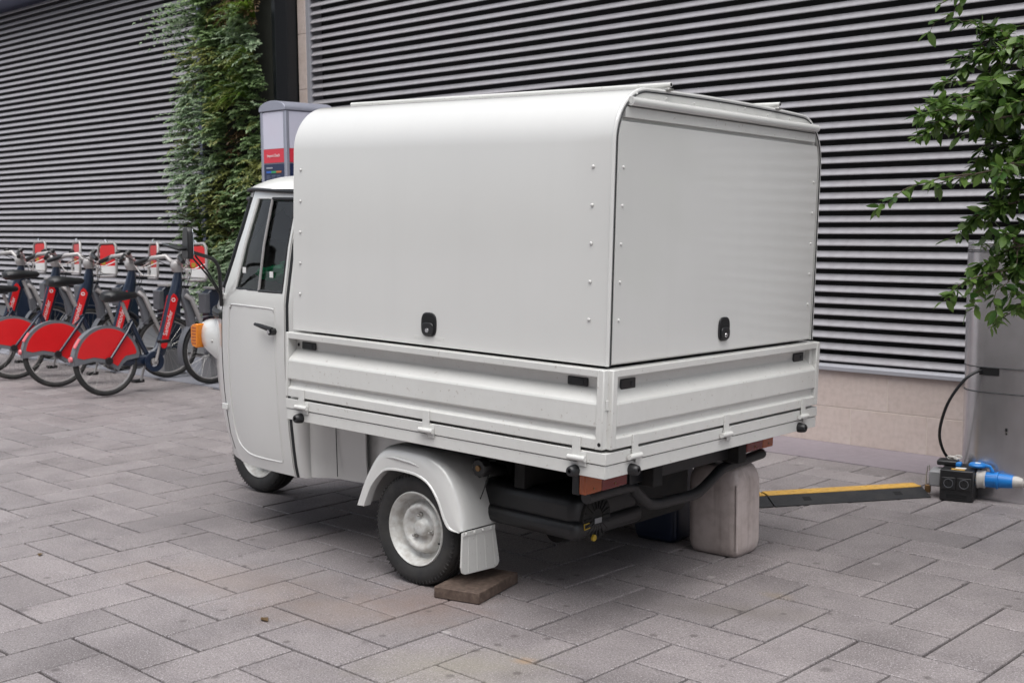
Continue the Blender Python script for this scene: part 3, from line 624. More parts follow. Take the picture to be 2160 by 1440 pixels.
gb = MB().tube([(CXR-.012, .675, 1.830), (CXR-.012, -.678, 1.834)], .0155, 12).build('rain_gutter', M['paint'], can)
MB().lathe([(0, -.001), (.010, -.001), (.010, 0)], c=(CXR-.012, .6755, 1.830), n=12).build('gutter_end', M['dark'], gb)
riv = MB().lathe([(.0085, 0), (.0078, .003), (.0045, .0055), (0, .0062)], n=12).build('rivet', M['chrome'], can); first = True
def rivet(c, rot, sc=1):
    global first
    o = riv if first else inst(riv, can); first = False; o.location = c; o.rotation_euler = rot; o.scale = (sc*.72,)*3
rivmat = M['paint2']; riv.data.materials[0] = M['paint2']
for s_ in (1, -1):
    for k in range(5):
        z = 1.100+k*.128
        rivet((.666, s_*.7495, z), (0, 0, 0 if s_ > 0 else R(180))); rivet((-.836, s_*.7495, z), (0, 0, 0 if s_ > 0 else R(180)))
        rivet((CXR-.002, s_*.690, z), (0, 0, R(90)))
for k in range(8): rivet((CXR-.004, .63-k*.18, 1.857+.012*(k in (3, 4))), (0, 0, R(90)), .8)
def paddle(c, ax):
    p = empty('paddle_latch', c); p.parent = can; p.rotation_euler = (0, 0, 0 if ax == 'l' else R(90))
    pr = [(.040*abs(math.cos(t))**.6*math.copysign(1, math.cos(t)), .046*abs(math.sin(t))**.7*math.copysign(1, math.sin(t))) for t in [2*math.pi*k/28 for k in range(28)]]
    MB().prism(pr, 'y', 0, .007).build('bezel', M['black'], p, bevel=.003)
    MB().prism([(x*.78, .016+z*.48) for x, z in pr], 'y', .0065, .0078).build('recess', M['dark'], p, smooth=0)
    MB().prism([(x*.76, -.016+z*.52) for x, z in pr], 'y', .006, .014).build('paddle', M['black'], p, bevel=.003)
    MB().lathe([(0, .017), (.008, .017), (.009, .014)], c=(0, 0, -.022), n=14).build('lock_barrel', M['chrome'], p)
paddle((-.084, .745, 1.027), 'l'); paddle((CXR-.002, 0, 1.033), 'b')
MB().b2(-.165, -.005, .741, .7475, .968, .984).build('label_plate', M['paint2'], can, bevel=.002)
for y in (.44, -.345):
    rl = MB().tube([(.70, y, 1.905), (-.93, y, 1.905)], .0085, 10).build('roof_rail', M['paint2'], can)
    MB().b2(-.925, .69, y-.002, y+.002, 1.885, 1.905).build('rail_web', M['paint2'], rl, smooth=0)
    MB().b2(-.935, -.90, y-.012, y+.018, 1.884, 1.892).build('rail_foot', M['zinc'], rl, bevel=.002)
    MB().lathe([(0, -.0008), (.006, -.0008)], c=(-.93, y, 1.905), axis='x', n=10).build('rail_bore', M['dark'], rl, smooth=0)

# --- wheels
def wheel(pos, sgn, nm, fr_=1):
    wv = empty(nm, pos); wv.parent = tr; r = .225; hw = .06
    pr = [(.150, -.052), (.165, -.060), (.190, -.063), (.208, -.058), (.219, -.048), (.2225, -.040), (.2225, -.031), (.218, -.029), (.218, -.025), (.225, -.023), (.225, -.010), (.219, -.008), (.219, -.004), (.2255, -.002)]
    pr = pr+[(a, -b) for a, b in pr[::-1]]
    ty = MB().lathe(pr, n=64)
    for k in range(72):
        a = 2*math.pi*k/72
        for s2 in (-1, 1):
            c, sn = math.cos(a), math.sin(a); q = Matrix.Rotation(-a, 3, 'Y')
            ty.box((.2055*c, s2*.0575, .2055*sn), (.020, .005, .0035), q)
    ty.build('tyre', M['rubber'], wv, smooth=35)
    rp = [(.152, .030), (.150, .050), (.145, .056), (.141, .054), (.139, .046), (.134, .040), (.126, .010), (.122, .002), (.108, -.002), (.103, .004), (.095, .026), (.089, .030), (.080, .030), (.074, .024), (.066, .012), (.055, .006), (.040, .006), (.034, .012), (.031, .026), (.024, .032), (.012, .0345), (0, .035)]
    rm = MB().lathe(rp, n=48, sgn=sgn).build('rim', M['rim'], wv, smooth=50)
    for k in range(3):
        a = R(75+120*k)
        MB().lathe([(.0105, .004), (.0105, .014), (.008, .016), (.006, .016), (.006, .028), (.004, .030), (0, .030)], c=(.051*math.cos(a), 0, .051*math.sin(a)), n=6, sgn=sgn).build('wheel_nut', M['zinc'], rm, smooth=0)
    MB().tube([(.118*math.cos(R(205)), sgn*.004, .118*math.sin(R(205))), (.108*math.cos(R(205)), sgn*.024, .108*math.sin(R(205)))], .004, 6).build('valve', M['black'], rm)
    MB().lathe([(.15, -.05), (.10, -.04), (0, -.04)], n=32, sgn=sgn).build('brake_drum', M['under'], wv)
    return wv
wheel((.022, .645, .208), 1, 'rear_wheel'); wheel((.022, -.645, .234), -1, 'rear_wheel'); wheel((1.84, 0, .180), 1, 'front_wheel')
# --- rear fenders with mud flaps
op = [(.277, .263), (.238, .349), (.179, .414), (.132, .433), (.05, .437), (-.029, .430), (-.089, .402), (-.135, .345), (-.165, .286), (-.195, .254), (-.245, .250)]
ot = [(.335, .259), (.283, .381), (.228, .474), (.173, .523), (.095, .536), (.02, .536), (-.057, .531), (-.146, .495), (-.205, .421), (-.243, .332), (-.259, .258)]
def spl(P, n=40):
    out = []; m = len(P)-1
    for k in range(n+1):
        t = m*k/n; i = min(int(t), m-1); f = t-i; p0, p1, p2, p3 = P[max(i-1, 0)], P[i], P[i+1], P[min(i+2, m)]
        out.append(tuple(.5*((2*b)+(-a+c)*f+(2*a-5*b+4*c-d)*f*f+(-a+3*b-3*c+d)*f**3) for a, b, c, d in zip(p0, p1, p2, p3)))
    return out
for s_ in (1, -1):
    OP, OT = spl(op), spl(ot); rings = []
    for (a, b_), (c, d) in zip(OP, OT):
        L = lambda t: (a+(c-a)*t, b_+(d-b_)*t)
        row = []
        for t, y in ((.0, .700), (-.03, .728), (.0, .738), (.06, .738), (.10, .734), (.5, .737), (.75, .733), (.90, .720), (.98, .695), (1.0, .66), (1.0, .58), (.99, .48), (.97, .42)):
            x, z = L(t); row.append((x, s_*y, z))
        rings.append(row)
    fd = MB().rings(rings, close=False).build('rear_fender', M['paint'], tr, smooth=60, solid=.004)
    MB().tube([(.15, s_*.7365, .482), (.10, s_*.7385, .487), (.02, s_*.7385, .482), (-.03, s_*.7365, .472)], [.002, .005, .005, .002], 6).build('pressed_rib', M['paint'], fd)
    fl = MB()
    pl_ = [(.738, .252), (.742, .12), (.735, .098), (.72, .090), (.55, .083), (.53, .09), (.522, .105), (.555, .252)]
    fl.prism([(s_*y, z) for y, z in pl_], 'x', -.268, -.260)
    mf = fl.build('mud_flap', M['paint2'], fd, smooth=0, bevel=.0015)
    for k in range(4): MB().tube([(-.2685, s_*(.705-.045*k), .235), (-.2685, s_*(.703-.052*k), .095)], .0016, 5).build('flap_rib', M['paint2'], mf)
    MB().b2(-.2715, -.268, s_*.738, s_*.556, .238, .256).build('flap_strip', M['paint2'], mf, bevel=.001)
    for k in range(4): MB().lathe([(.007, 0), (.006, .003), (0, .005)], c=(-.2715, s_*(.722-.048*k), .247), axis='x', n=10, sgn=-1).build('flap_bolt', M['paint2'], mf)
# --- cab: a lofted shell split into body, doors and panes
def interp(z, T):
    if z <= T[0][0]: return T[0][1]
    for (a, b_), (c, d) in zip(T, T[1:]):
        if z <= c: return b_+(d-b_)*(z-a)/(c-a)
    return T[-1][1]
WT = [(.25, .61), (.30, .63), (.45, .655), (.6, .672), (.8, .685), (1.05, .69), (1.3, .655), (1.53, .60), (1.6, .58)]
QT = [(.311, 1.56), (.394, 1.598), (.493, 1.62), (.594, 1.639), (.688, 1.655), (.853, 1.66), (.968, 1.655), (1.074, 1.616), (1.19, 1.578), (1.315, 1.535), (1.427, 1.494), (1.533, 1.453)]
def cw(z): return interp(z, WT)
def ca(z): q = interp(z, QT)-.727; return math.sqrt(max(.05, (q*q-cw(z)**2)/.5285))
def cy(x, z):
    if x <= 1.0: return cw(z)
    t = (x-1)/ca(z); return cw(z)*math.sqrt(max(0, 1-t*t))
def xd(z): return interp(z, [(.28, 1.27), (.33, 1.325), (.40, 1.35), (.5, 1.36), (1.09, 1.36), (1.2, 1.294), (1.35, 1.235), (1.53, 1.20)])
def xg(z): return interp(z, [(1.09, 1.222), (1.5, 1.135)])
ZR = [.28, .33, .40, .50, .60, .70, .80, .90, .98, 1.04, 1.09, 1.15, 1.22, 1.29, 1.36, 1.43, 1.495, 1.535]
IB, IT = 10, 16
def cols(z):
    y0 = cw(z); c = [(.76, 0), (.76, .25), (.76, .45), (.76, y0-.05), (.765, y0-.022), (.78, y0-.005), (.80, y0)]
    c += [(x, cy(x, z)) for x in (.838, .856, .92, 1.0)]+[(1.02, cy(1.02, z))]
    g_, d_ = xg(z), xd(z)
    c += [(x, cy(x, z)) for x in (1.02+(g_-1.02)*.5, g_, d_)]
    t0 = math.asin(min(.98, (d_+.03-1)/ca(z)))
    for k in range(13):
        t = t0+(math.pi/2-t0)*k/12; c.append((1+ca(z)*math.sin(t), cw(z)*math.cos(t)))
    return c
CD0, CW0, CDV, CW1, CD1, CA1 = 7, 8, 11, 13, 14, 15
GR = [[Vector((x, y, z)) for x, y in cols(z)] for z in ZR]; NC = len(GR[0])
def part(sel, off, s_):
    m = MB(); idx = {}
    def vid(i, j):
        if (i, j) not in idx:
            p = GR[i][j].copy(); nrm = Vector((0, 0, 0))
            a = GR[i][min(j+1, NC-1)]-GR[i][max(j-1, 0)]; nrm = Vector((a.y, -a.x, 0)).normalized()*-1 if a.length > 0 else nrm
            if nrm.dot(Vector((p.x-1.0, p.y, 0))) < 0: nrm = -nrm
            p = p+nrm*off; idx[(i, j)] = len(m.v); m.v.append((p.x, s_*p.y, p.z))
        return idx[(i, j)]
    for i in range(len(ZR)-1):
        for j in range(NC-1):
            if sel(i, j): m.f.append((vid(i, j), vid(i, j+1), vid(i+1, j+1), vid(i+1, j)))
    return m
is_win = lambda i, j: IB <= i < IT and CW0 <= j < CW1
is_door = lambda i, j: CD0 <= j < CD1
is_shield = lambda i, j: IB <= i < IT and j >= CA1
is_back = lambda i, j: 11 <= i < 15 and j < 2
cab = empty('cab', (0, 0, 0)); cab.parent = tr
for s_ in (1, -1):
    part(lambda i, j: not is_door(i, j) and not is_shield(i, j) and not is_back(i, j), 0, s_).build('body_half', M['paint'], cab, smooth=50, solid=.012)
    part(is_shield, -.006, s_).build('windscreen_half', M['glass'], cab, smooth=50)
    part(is_back, .0, s_).build('rear_pane_half', M['glass'], cab, smooth=50)
    dr = part(lambda i, j: is_door(i, j) and not is_win(i, j), .006, s_).build('door', M['paint'], tr, smooth=50, solid=.018)
    part(lambda i, j: is_win(i, j) and j >= CDV, -.004, s_).build('front_pane', M['glass'], dr, smooth=50)
    part(lambda i, j: is_win(i, j) and j < CDV, -.008, s_).build('rear_pane', M['glass'], dr, smooth=50)
    S_ = lambda x, z, o=.004: (x, s_*(cy(x, z)+o), z)
    MB().tube([S_(1.02, z, .003) for z in ZR[IB:IT+1]], .006, 8).build('pane_divider', M['bsilver'], dr)
    zz_ = ZR[IB:IT+1]
    lo = [S_(.856, z, .001) for z in zz_[::-1]]+[S_(x, 1.09, .001) for x in (.92, .98, 1.02)]
    MB().tube(lo, .008, 6).build('window_seal', M['seal'], dr); MB().tube([S_(x, 1.495, .001) for x in (.856, .92, 1.02)], .008, 6).build('window_seal', M['seal'], dr)
    MB().tube([S_(x, 1.09, .001) for x in (1.02, 1.1, 1.18, 1.222)], .006, 6).build('window_seal', M['seal'], dr)
    MB().tube([S_(xg(z)+.001, z, .004) for z in zz_], .007, 6).build('window_bead', M['paint'], dr)
    # dark seals round the door
    MB().tube([S_(.822, z, -.001) for z in ZR], .009, 6).build('door_seal', M['seal'], cab); MB().tube([S_(xd(z)+.010, z, .0005) for z in ZR[1:]], .0065, 6).build('door_seal', M['seal'], cab)
    # pressed bead outline on the door skin
    bd = [(.90, .36), (.90, .97), (.91, 1.005), (.94, 1.018), (1.22, 1.018), (1.26, 1.005), (1.275, .97), (1.29, .70), (1.285, .48), (1.26, .39), (1.20, .35), (1.12, .335), (.93, .335), (.905, .342)]
    bd = spl(bd+[bd[0]], 90)
    MB().tube([S_(x, z, .0050) for x, z in bd], .0042, 6).build('pressed_bead', M['paint'], dr)
    hd = empty('handle', S_(.915, .925, .006)); hd.parent = dr
    MB().tube([(-.012, 0, -.004), (-.012, s_*.028, -.004)], .016, 12).build('boss', M['black'], hd); MB().tube([(-.012, s_*.030, -.004), (-.012, s_*.036, -.004)], .009, 10).build('key_lock', M['chrome'], hd)
    MB().tube([(-.02, s_*.022, .004), (.04, s_*.036, .018), (.085, s_*.03, .022)], [.013, .010, .007], 8).build('lever', M['black'], hd)
    for z in (1.045, .53): MB().box(S_(1.362, z, .010), (.042, .018, .028)).build('door_hinge', M['paint'], dr, bevel=.003)
    # headlamp pod with amber indicator
    pd = empty('headlamp_pod', (1.535, s_*.455, .825)); pd.parent = tr
    rg_ = []
    for x, ry, rz, dy, dz in ((-.20, .10, .10, -.02, -.03), (-.12, .125, .122, -.012, -.016), (-.02, .122, .112, 0, -.006), (.06, .108, .092, 0, .006), (.125, .090, .074, 0, .014), (.150, .078, .064, 0, .016)):
        rg_.append([(x, s_*(dy+ry*abs(math.cos(t))**.7*math.copysign(1, math.cos(t))), dz+rz*abs(math.sin(t))**.75*math.copysign(1, math.sin(t))) for t in [2*math.pi*k/28 for k in range(28)]])
    MB().rings(rg_, cap=True).build('housing', M['paint'], pd, smooth=60)
    MB().lathe([(.062, .15), (.060, .158), (.04, .164), (0, .167)], c=(0, s_*-.008, .016), axis='x', n=24).build('headlamp_glass', M['glass'], pd); MB().lathe([(.061, .151), (.02, .140), (0, .140)], c=(0, s_*-.008, .016), axis='x', n=24).build('reflector', M['chrome'], pd)
    mbi = MB()
    mbi.prism([(.098, -.044), (.106, -.049), (.142, -.042), (.151, -.026), (.153, .050), (.143, .062), (.106, .070), (.098, .065)], 'y', s_*.070, s_*.122)
    mbi.build('indicator', M['amber'], pd, bevel=.008)
    for k in range(6): MB().b2(.110, .140, s_*.122, s_*.1235, -.030+k*.015, -.024+k*.015).build('lens_rib', M['ambd'], pd, smooth=0)
    MB().lathe([(.007, 0), (.005, .003), (0, .004)], c=(-.02, s_*.1215, -.005), n=10, sgn=s_).build('pod_screw', M['zinc'], pd)
    # belt rubber round the nose
    bt = []
    for k in range(13):
        t = math.asin((1.375-1)/ca(.955)); t = t+(math.pi/2-t)*k/12; bt.append((1+(ca(.955)+.004)*math.sin(t), s_*(cw(.955)+.004)*math.cos(t), .955))
    m_ = MB(); m_.rings([[(x*1.0+dx*(x-1)*.02, y*(1+dx*.02), z+dz) for dx, dz in ((0, -.022), (.7, -.018), (1, -.006), (.6, 0), (1, .006), (.7, .018), (0, .022))] for x, y, z in bt], close=False); m_.build('belt_rubber', M['seal'], cab, smooth=60)
# roof
def roof_ring(s):
    out = []; C = Vector((1.12, 0, 0)); z0 = 1.537; row = cols(1.53); full = [(x, y) for x, y in row]+[(x, -y) for x, y in row[::-1]]
    full = full[1:-1] if False else full
    return [Vector((C.x+(x-C.x)*s, y*s, z0+.080*(1-abs(s/1.035)**4.5))) for x, y in full]
rf = MB().rings([roof_ring(s) for s in (1.035, 1.03, 1.0, .94, .86, .75, .6, .4, .2, .01)]).build('roof', M['roofpaint'], cab, smooth=60)
lip = [Vector((1.12+(x-1.12)*1.03, y*1.03, 1.532-.005*math.sin(9*x))) for x, y in cols(1.53)[4:]]
MB().tube(lip+[Vector((p.x, -p.y, p.z)) for p in lip[::-1][1:]], .0075, 8).build('roof_gutter', M['seal'], rf)
# windscreen rubber
ws = [Vector(GR[i][CA1]) for i in range(IB, IT+1)]+[Vector(GR[IT][j]) for j in range(CA1+1, NC)]
wb = [Vector(GR[IB][j]) for j in range(CA1, NC)]
for s_ in (1, -1):
    for P_ in (ws, wb): MB().tube([(p.x+.003, s_*(p.y+.002), p.z) for p in P_], .011, 8).build('screen_rubber', M['seal'], cab)
# interior
MB().b2(.78, 1.45, -.50, .50, .30, .32).build('cab_floor', M['under'], cab)
MB().b2(.79, 1.12, -.56, .56, .32, .72).build('seat_base', M['seat'], cab, bevel=.03)
MB().b2(.80, .92, -.53, .53, .70, 1.28).build('seat_back', M['seat'], cab, bevel=.05, seg=3)
MB().rings([[(x, y*cy(min(x, 1.5), 1.0)*.93, z) for y in (-1, -.5, 0, .5, 1)] for x, z in ((1.26, .90), (1.28, 1.03), (1.40, 1.06), (1.50, 1.05))], close=False).build('dashboard', M['seat'], cab, solid=.01)
MB().tube([(1.17+.06*math.sin(t)*.5, .17*math.cos(t), 1.06+.15*math.sin(t)*.8) for t in [2*math.pi*k/28 for k in range(28)]], .012, 8, closed=True).build('steering_wheel', M['black'], cab)
MB().tube([(1.17, 0, 1.06), (1.5, 0, .75)], .02, 8).build('steering_column', M['black'], cab); MB().tube([(1.185, -.165, 1.06), (1.17, 0, 1.05), (1.185, .165, 1.06)], .01, 6).build('steering_spoke', M['black'], cab)
for x, z in ((1.165, 1.175), (.95, 1.165)): MB().b2(x-.011, x+.011, cy(x, z)-.002, cy(x, z)+.001, z-.013, z+.013).build('sticker', M['paper'], cab, smooth=0)
# mirror
mr = empty('wing_mirror', (1.362, .64, 1.05)); mr.parent = tr
bw = lambda P_: [(x-1.362, y-.64, z-1.05) for x, y, z in P_]
MB().tube(bw(spl([(1.365, .632, 1.0), (1.35, .65, 1.10), (1.33, .67, 1.165), (1.3156, .70, 1.206), (1.31, .74, 1.226), (1.27, .86, 1.252)], 20)), .0085, 8).build('arm', M['black'], mr)
MB().tube(bw([(1.352, .645, 1.06), (1.315, .74, 1.16), (1.285, .83, 1.235)]), .004, 6).build('stay', M['black'], mr); MB().tube(bw([(1.356, .648, 1.055), (1.325, .74, 1.148), (1.295, .84, 1.228)]), .004, 6).build('stay', M['black'], mr)
ml = [(-.045, -.068), (-.05, -.05), (-.038, .055), (-.022, .072), (.022, .072), (.038, .055), (.05, -.05), (.045, -.068)]
q_ = Matrix.Rotation(R(72), 3, 'Z')
hd = MB().prism(ml, 'x', -.014, .012)
hd.v = [tuple(q_ @ Vector(p)+Vector((1.29-1.362, .868-.64, 1.290-1.05))) for p in hd.v]; hd.build('mirror_head', M['black'], mr, bevel=.006)
hm = MB().prism([(a*.88, b_*.9) for a, b_ in ml], 'x', -.0155, -.0142); hm.v = [tuple(q_ @ Vector(p)+Vector((1.29-1.362, .868-.64, 1.290-1.05))) for p in hm.v]; hm.build('mirror_face', M['mirror'], mr, smooth=0)
MB().box((1.335-1.362, .90-.64, 1.272-1.05), (.12, .05, .012), Matrix.Rotation(R(-8), 3, 'Y')).build('blind_spot_mirror', M['black'], mr, bevel=.004)
MB().box((1.375-1.362, .905-.64, 1.284-1.05), (.05, .045, .004), Matrix.Rotation(R(-8), 3, 'Y')).build('blind_spot_face', M['mirror'], mr, bevel=.001)
# --- body below the bed, behind the cab
MB().rings([[(x, y, z) for x, y in ((.80, .62-o), (.775, .62-o), (.735, .61-o), (.70, .575-o), (.655, .555-o), (.60, .545-o), (.50, .53-o))] for z, o in ((.285, .02), (.40, .01), (.60, 0))], close=False).build('tunnel_panel', M['paint'], cab, smooth=50, solid=.01)
MB().prism([(.62, .60), (.62, .285), (.55, .285), (.30, .40), (.28, .60)], 'y', .47, .485).build('side_skirt', M['paint'], cab, bevel=.003)
MB().b2(.575, .615, .485, .497, .34, .60).build('skirt_channel', M['paint2'], cab, bevel=.003)
MB().tube([(.655, .558, .59), (.65, .556, .45), (.64, .556, .30)], .002, 5).build('panel_seam', M['seal'], cab)
MB().tube([(.70, .58, .57), (.71, .60, .555), (.725, .60, .565)], .004, 6).build('lashing_hook', M['zinc'], bed); MB().tube([(.585, .505, .57), (.56, .52, .545), (.575, .52, .535)], .004, 6).build('lashing_hook', M['zinc'], bed)
ch = empty('chassis', (0, 0, 0)); ch.parent = tr
for s_ in (-1, 1): MB().b2(-.85, .80, s_*.28, s_*.34, .46, .56).build('rail', M['under'], ch, bevel=.004)
MB().b2(-.02, .06, -.58, .58, .17, .25).build('axle', M['under'], ch, bevel=.02)
MB().b2(-.30, .30, -.27, .27, .20, .46).build('engine_block', M['under'], ch, bevel=.04)
MB().b2(-.90, .70, -.70, .70, .560, .583).build('floor_pan', M['under'], ch)
for s_ in (-1, 1): MB().b2(-.25, .36, s_*.40, s_*.44, .24, .56).build('wheel_well', M['under'], ch, bevel=.01)
MB().b2(-.66, -.25, -.24, .22, .24, .48).build('engine_cover', M['under'], ch, bevel=.05)
MB().lathe([(0, -.2), (.055, -.19), (.06, -.14), (.06, .14), (.055, .19), (0, .2)], c=(-.36, .10, .205), n=24).build('muffler', M['under'], ch)
tk = MB().b2(-.66, -.17, .14, .56, .30, .425).build('fuel_tank', M['black'], ch, bevel=.04, seg=4)
MB().b2(-.675, -.155, .13, .575, .262, .335).build('tank_base', M['black'], tk, bevel=.03, seg=3)
MB().b2(-.42, -.37, .12, .566, .42, .56).build('tank_strap', M['under'], tk, bevel=.003)
fc = MB().tube([(-.25, .50, .46), (-.262, .62, .488)], .026, 14).build('filler_neck', M['black'], tk)
cp_ = [(.038 if k % 2 else .034) for k in range(20)]
MB().rings([[(-.262+cp_[k]*s*math.cos(2*math.pi*k/20), .615+d, .488+cp_[k]*s*math.sin(2*math.pi*k/20)) for k in range(20)] for d, s in ((0, 1), (.03, 1), (.036, .85))], cap=True).build('filler_cap', M['black'], fc)
MB().lathe([(0, .041), (.011, .041), (.012, .035)], c=(-.262, .615, .488), n=14).build('cap_lock', M['brass'], fc)
MB().tube([(-.27, .60, .455), (-.265, .62, .40), (-.24, .61, .36), (-.22, .58, .37)], .0025, 5).build('cap_tether', M['black'], fc)
fn = empty('engine_fan', (-.67, .44, .335)); fn.parent = tr
MB().lathe([(0, .0), (.085, .0), (.092, .02), (.092, .09), (.0, .09)], axis='x', n=32).build('fan_housing', M['under'], fn)
for k in range(18):
    a = 2*math.pi*k/18
    MB().box((-.003, .055*math.cos(a), .055*math.sin(a)), (.005, .045, .004), Matrix.Rotation(a, 3, 'X')).build('fan_rib', M['under'], fn)
MB().b2(-.006, -.002, -.025, .018, -.022, -.002).build('fan_label', M['dockgrey'], fn, bevel=.001)
MB().lathe([(0, -.008), (.012, -.008), (.013, 0)], c=(0, .02, -.074), axis='x', n=16).build('yellow_plug', M['ytag'], fn)
MB().tube([(-.006, .05, -.03), (-.008, .085, -.032), (-.008, .088, -.012), (-.006, .055, -.012)], .0025, 5).build('yellow_clip', M['ytag'], fn)
# bumper and tail lights
bm_ = spl([(-.78, .66, .462), (-.78, .40, .462), (-.78, .345, .430), (-.78, .25, .373), (-.78, .08, .362), (-.78, -.08, .362), (-.78, -.19, .400), (-.78, -.26, .430), (-.78, -.34, .440), (-.78, -.60, .452)], 44)
bm0 = MB().tube(bm_, .022, 12).build('rear_bumper', M['black'], tr)
for y in (.43, -.40): MB().b2(-.79, -.76, y-.015, y+.015, .44, .60).build('bumper_bracket', M['under'], bm0, bevel=.003)
for s_, (y0, ym, y1) in ((1, (.705, .605, .45)), (-1, (-.645, -.555, -.42))):
    tl = empty('tail_light', (-.78, (y0+y1)/2, .53)); tl.parent = tr; o_ = (y0+y1)/2
    MB().b2(.0, .03, y0-o_, y1-o_, -.052, .035).build('housing', M['black'], tl, bevel=.004)
    MB().b2(-.03, .0, y0-o_, ym-o_, -.048, .035).build('amber_lens', M['ambd'], tl, bevel=.006); MB().b2(-.03, .0, ym-o_-s_*.001, y1-o_, -.048, .035).build('red_lens', M['red'], tl, bevel=.006)
    for y in ((y0+ym)/2, (ym+y1)/2): MB().lathe([(0, -.032), (.004, -.032), (.004, -.03)], c=(0, y-o_, -.03), axis='x', n=8).build('lens_screw', M['brass'], tl)
MB().b2(-.80, -.79, -.36, .42, .475, .60).build('number_plate_board', M['black'], bm0, bevel=.003)
# bag on the dashboard
ico = bmesh.new(); bmesh.ops.create_icosphere(ico, subdivisions=4, radius=1)
for v in ico.verts:
    n_ = NZ.fractal(v.co*2.2, 1.0, 2.0, 4); v.co *= 1+.35*n_
    v.co = Vector((v.co.x*.16, v.co.y*.24, v.co.z*.06+.09*max(0, v.co.x)**2))
me = bpy.data.meshes.new('plastic_bag'); ico.to_mesh(me); ico.free(); me.materials.append(M['bag']); me.polygons.foreach_set('use_smooth', [True]*len(me.polygons))
bg_ = bpy.data.objects.new('plastic_bag', me); COL.objects.link(bg_); bg_.location = tr.matrix_world @ Vector((1.06, .34, 1.17)); tag(bg_, 'crumpled green plastic bag lying inside the truck cab', 'bag')

# ------------------------------------------------------------------ things on the ground by the truck
pk = empty('wood_block', (-3.274, 3.229, 0)); 
a_ = Vector((-.082, .300, 0)).normalized(); rz = math.atan2(a_.y, a_.x)
bpy.data.objects.remove(pk)
mw = MB()
nseg = 10
for k in range(nseg+1): pass
wb_ = MB().box((0, 0, .0225), (.312, .198, .044)).build('wood_block', M['wood'], bevel=.004); wb_.location = (-3.274, 3.229, .001); wb_.rotation_euler = (0, 0, rz)
tag(wb_, 'short weathered wooden plank chocking the rear wheel', 'wood block')
# canisters
def canister(loc, rz, sx, sy, h, m, lab):
    c = empty('canister', loc, rz); tag(c, lab, 'canister')
    def ring(f, z, sh=0, e=.30):
        return [(sx/2*f*abs(math.cos(t))**e*math.copysign(1, math.cos(t))+sh, sy/2*f*abs(math.sin(t))**e*math.copysign(1, math.sin(t)), z) for t in [2*math.pi*(k+.5)/40 for k in range(40)]]
    MB().rings([ring(.70, 0), ring(.88, .004), ring(.96, .022), ring(1, .05), ring(1.005, h*.5), ring(1, h-.075), ring(.97, h-.05), ring(.87, h-.018), ring(.80, h-.006), ring(.72, h)], cap=True).build('body', m, c, smooth=60)
    nk = MB().lathe([(.034, h-.005), (.034, h+.012), (.038, h+.012), (.038, h+.030), (.030, h+.034), (0, h+.034)], c=(sx*.22, sy*.22, 0), axis='z', n=24).build('cap', m, c)
    MB().tube([(-sx*.32, -.0, h-.01), (-sx*.22, 0, h+.028), (sx*.02, 0, h+.028), (sx*.10, 0, h-.005)], .012, 8).build('handle', m, c)
    MB().tube([(sx/2*.93, -sy/2*.93, .03), (sx/2*.945, -sy/2*.945, h*.5), (sx/2*.93, -sy/2*.93, h-.07)], .006, 6).build('mould_seam', m, c)
    return c
canister((-2.885, 4.352, .001), R(3), .25, .21, .385, M['can'], 'dirty beige plastic canister standing behind the truck tail')
canister((-3.21, 4.36, .001), R(8), .22, .2, .36, M['canblue'], 'dark blue canister in the shadow beside the beige one')
# cable ramp, two segments
du = Vector((.566, .824, 0)).normalized(); dn_ = Vector((-du.y, du.x, 0)); ang = math.atan2(du.y, du.x)
def ramp(s0, s1, lab):
    base = Vector((-3.18, 5.118, 0))+du*((s0+s1)/2); c = empty('cable_ramp', (base.x, base.y, .001), ang); c.scale = (1, 1, .82); tag(c, lab, 'cable ramp', 'cable ramp segments'); L = (s1-s0)/2
    MB().prism([(0, 0), (0, .006), (.085, .046), (.088, .046), (.088, .038), (.172, .038), (.172, .046), (.175, .046), (.26, .006), (.26, 0)], 'x', -L, L).build('ramp_body', M['rampblack'], c, smooth=0, bevel=.002)
    ld = MB().b2(-L+.004, L-.004, .090, .172, .039, .052).build('yellow_lid', M['yellow'], c, bevel=.003)
    for k in range(int(2*L/.045)):
        for r_ in (.105, .13, .155):
            if (k+int(r_*40)) % 2 == 0: MB().box((-L+.03+k*.045, r_, .0525), (.022, .006, .0025), Matrix.Rotation(R(35 if k % 2 else -35), 3, 'Z')).build('lid_tread', M['yellow'], ld, smooth=0)
    for x in (-L*.55, L*.62):
        if L > .2: MB().box((x, .045, .0262), (.042, .032, .004), Matrix.Rotation(R(25.2), 3, 'X')).build('grip_slot', M['dark'], c, smooth=0)
    tr_ = MB()
    for k in range(int(2*L/.035)):
        for q in range(4):
            if (k+q) % 2: tr_.box((-L+.02+k*.035, .016+q*.02, .0075+.0094*(q+.62)), (.018, .004, .002), Matrix.Rotation(R(25.2), 3, 'X') @ Matrix.Rotation(R(30 if q % 2 else -30), 3, 'Z'))
    tr_.build('tread', M['rampblack'], c, smooth=0)
ramp(.075, .93, 'yellow topped black rubber cable ramp ending at the power box'); ramp(-.80, .068, 'yellow topped cable ramp segment leading under the truck')

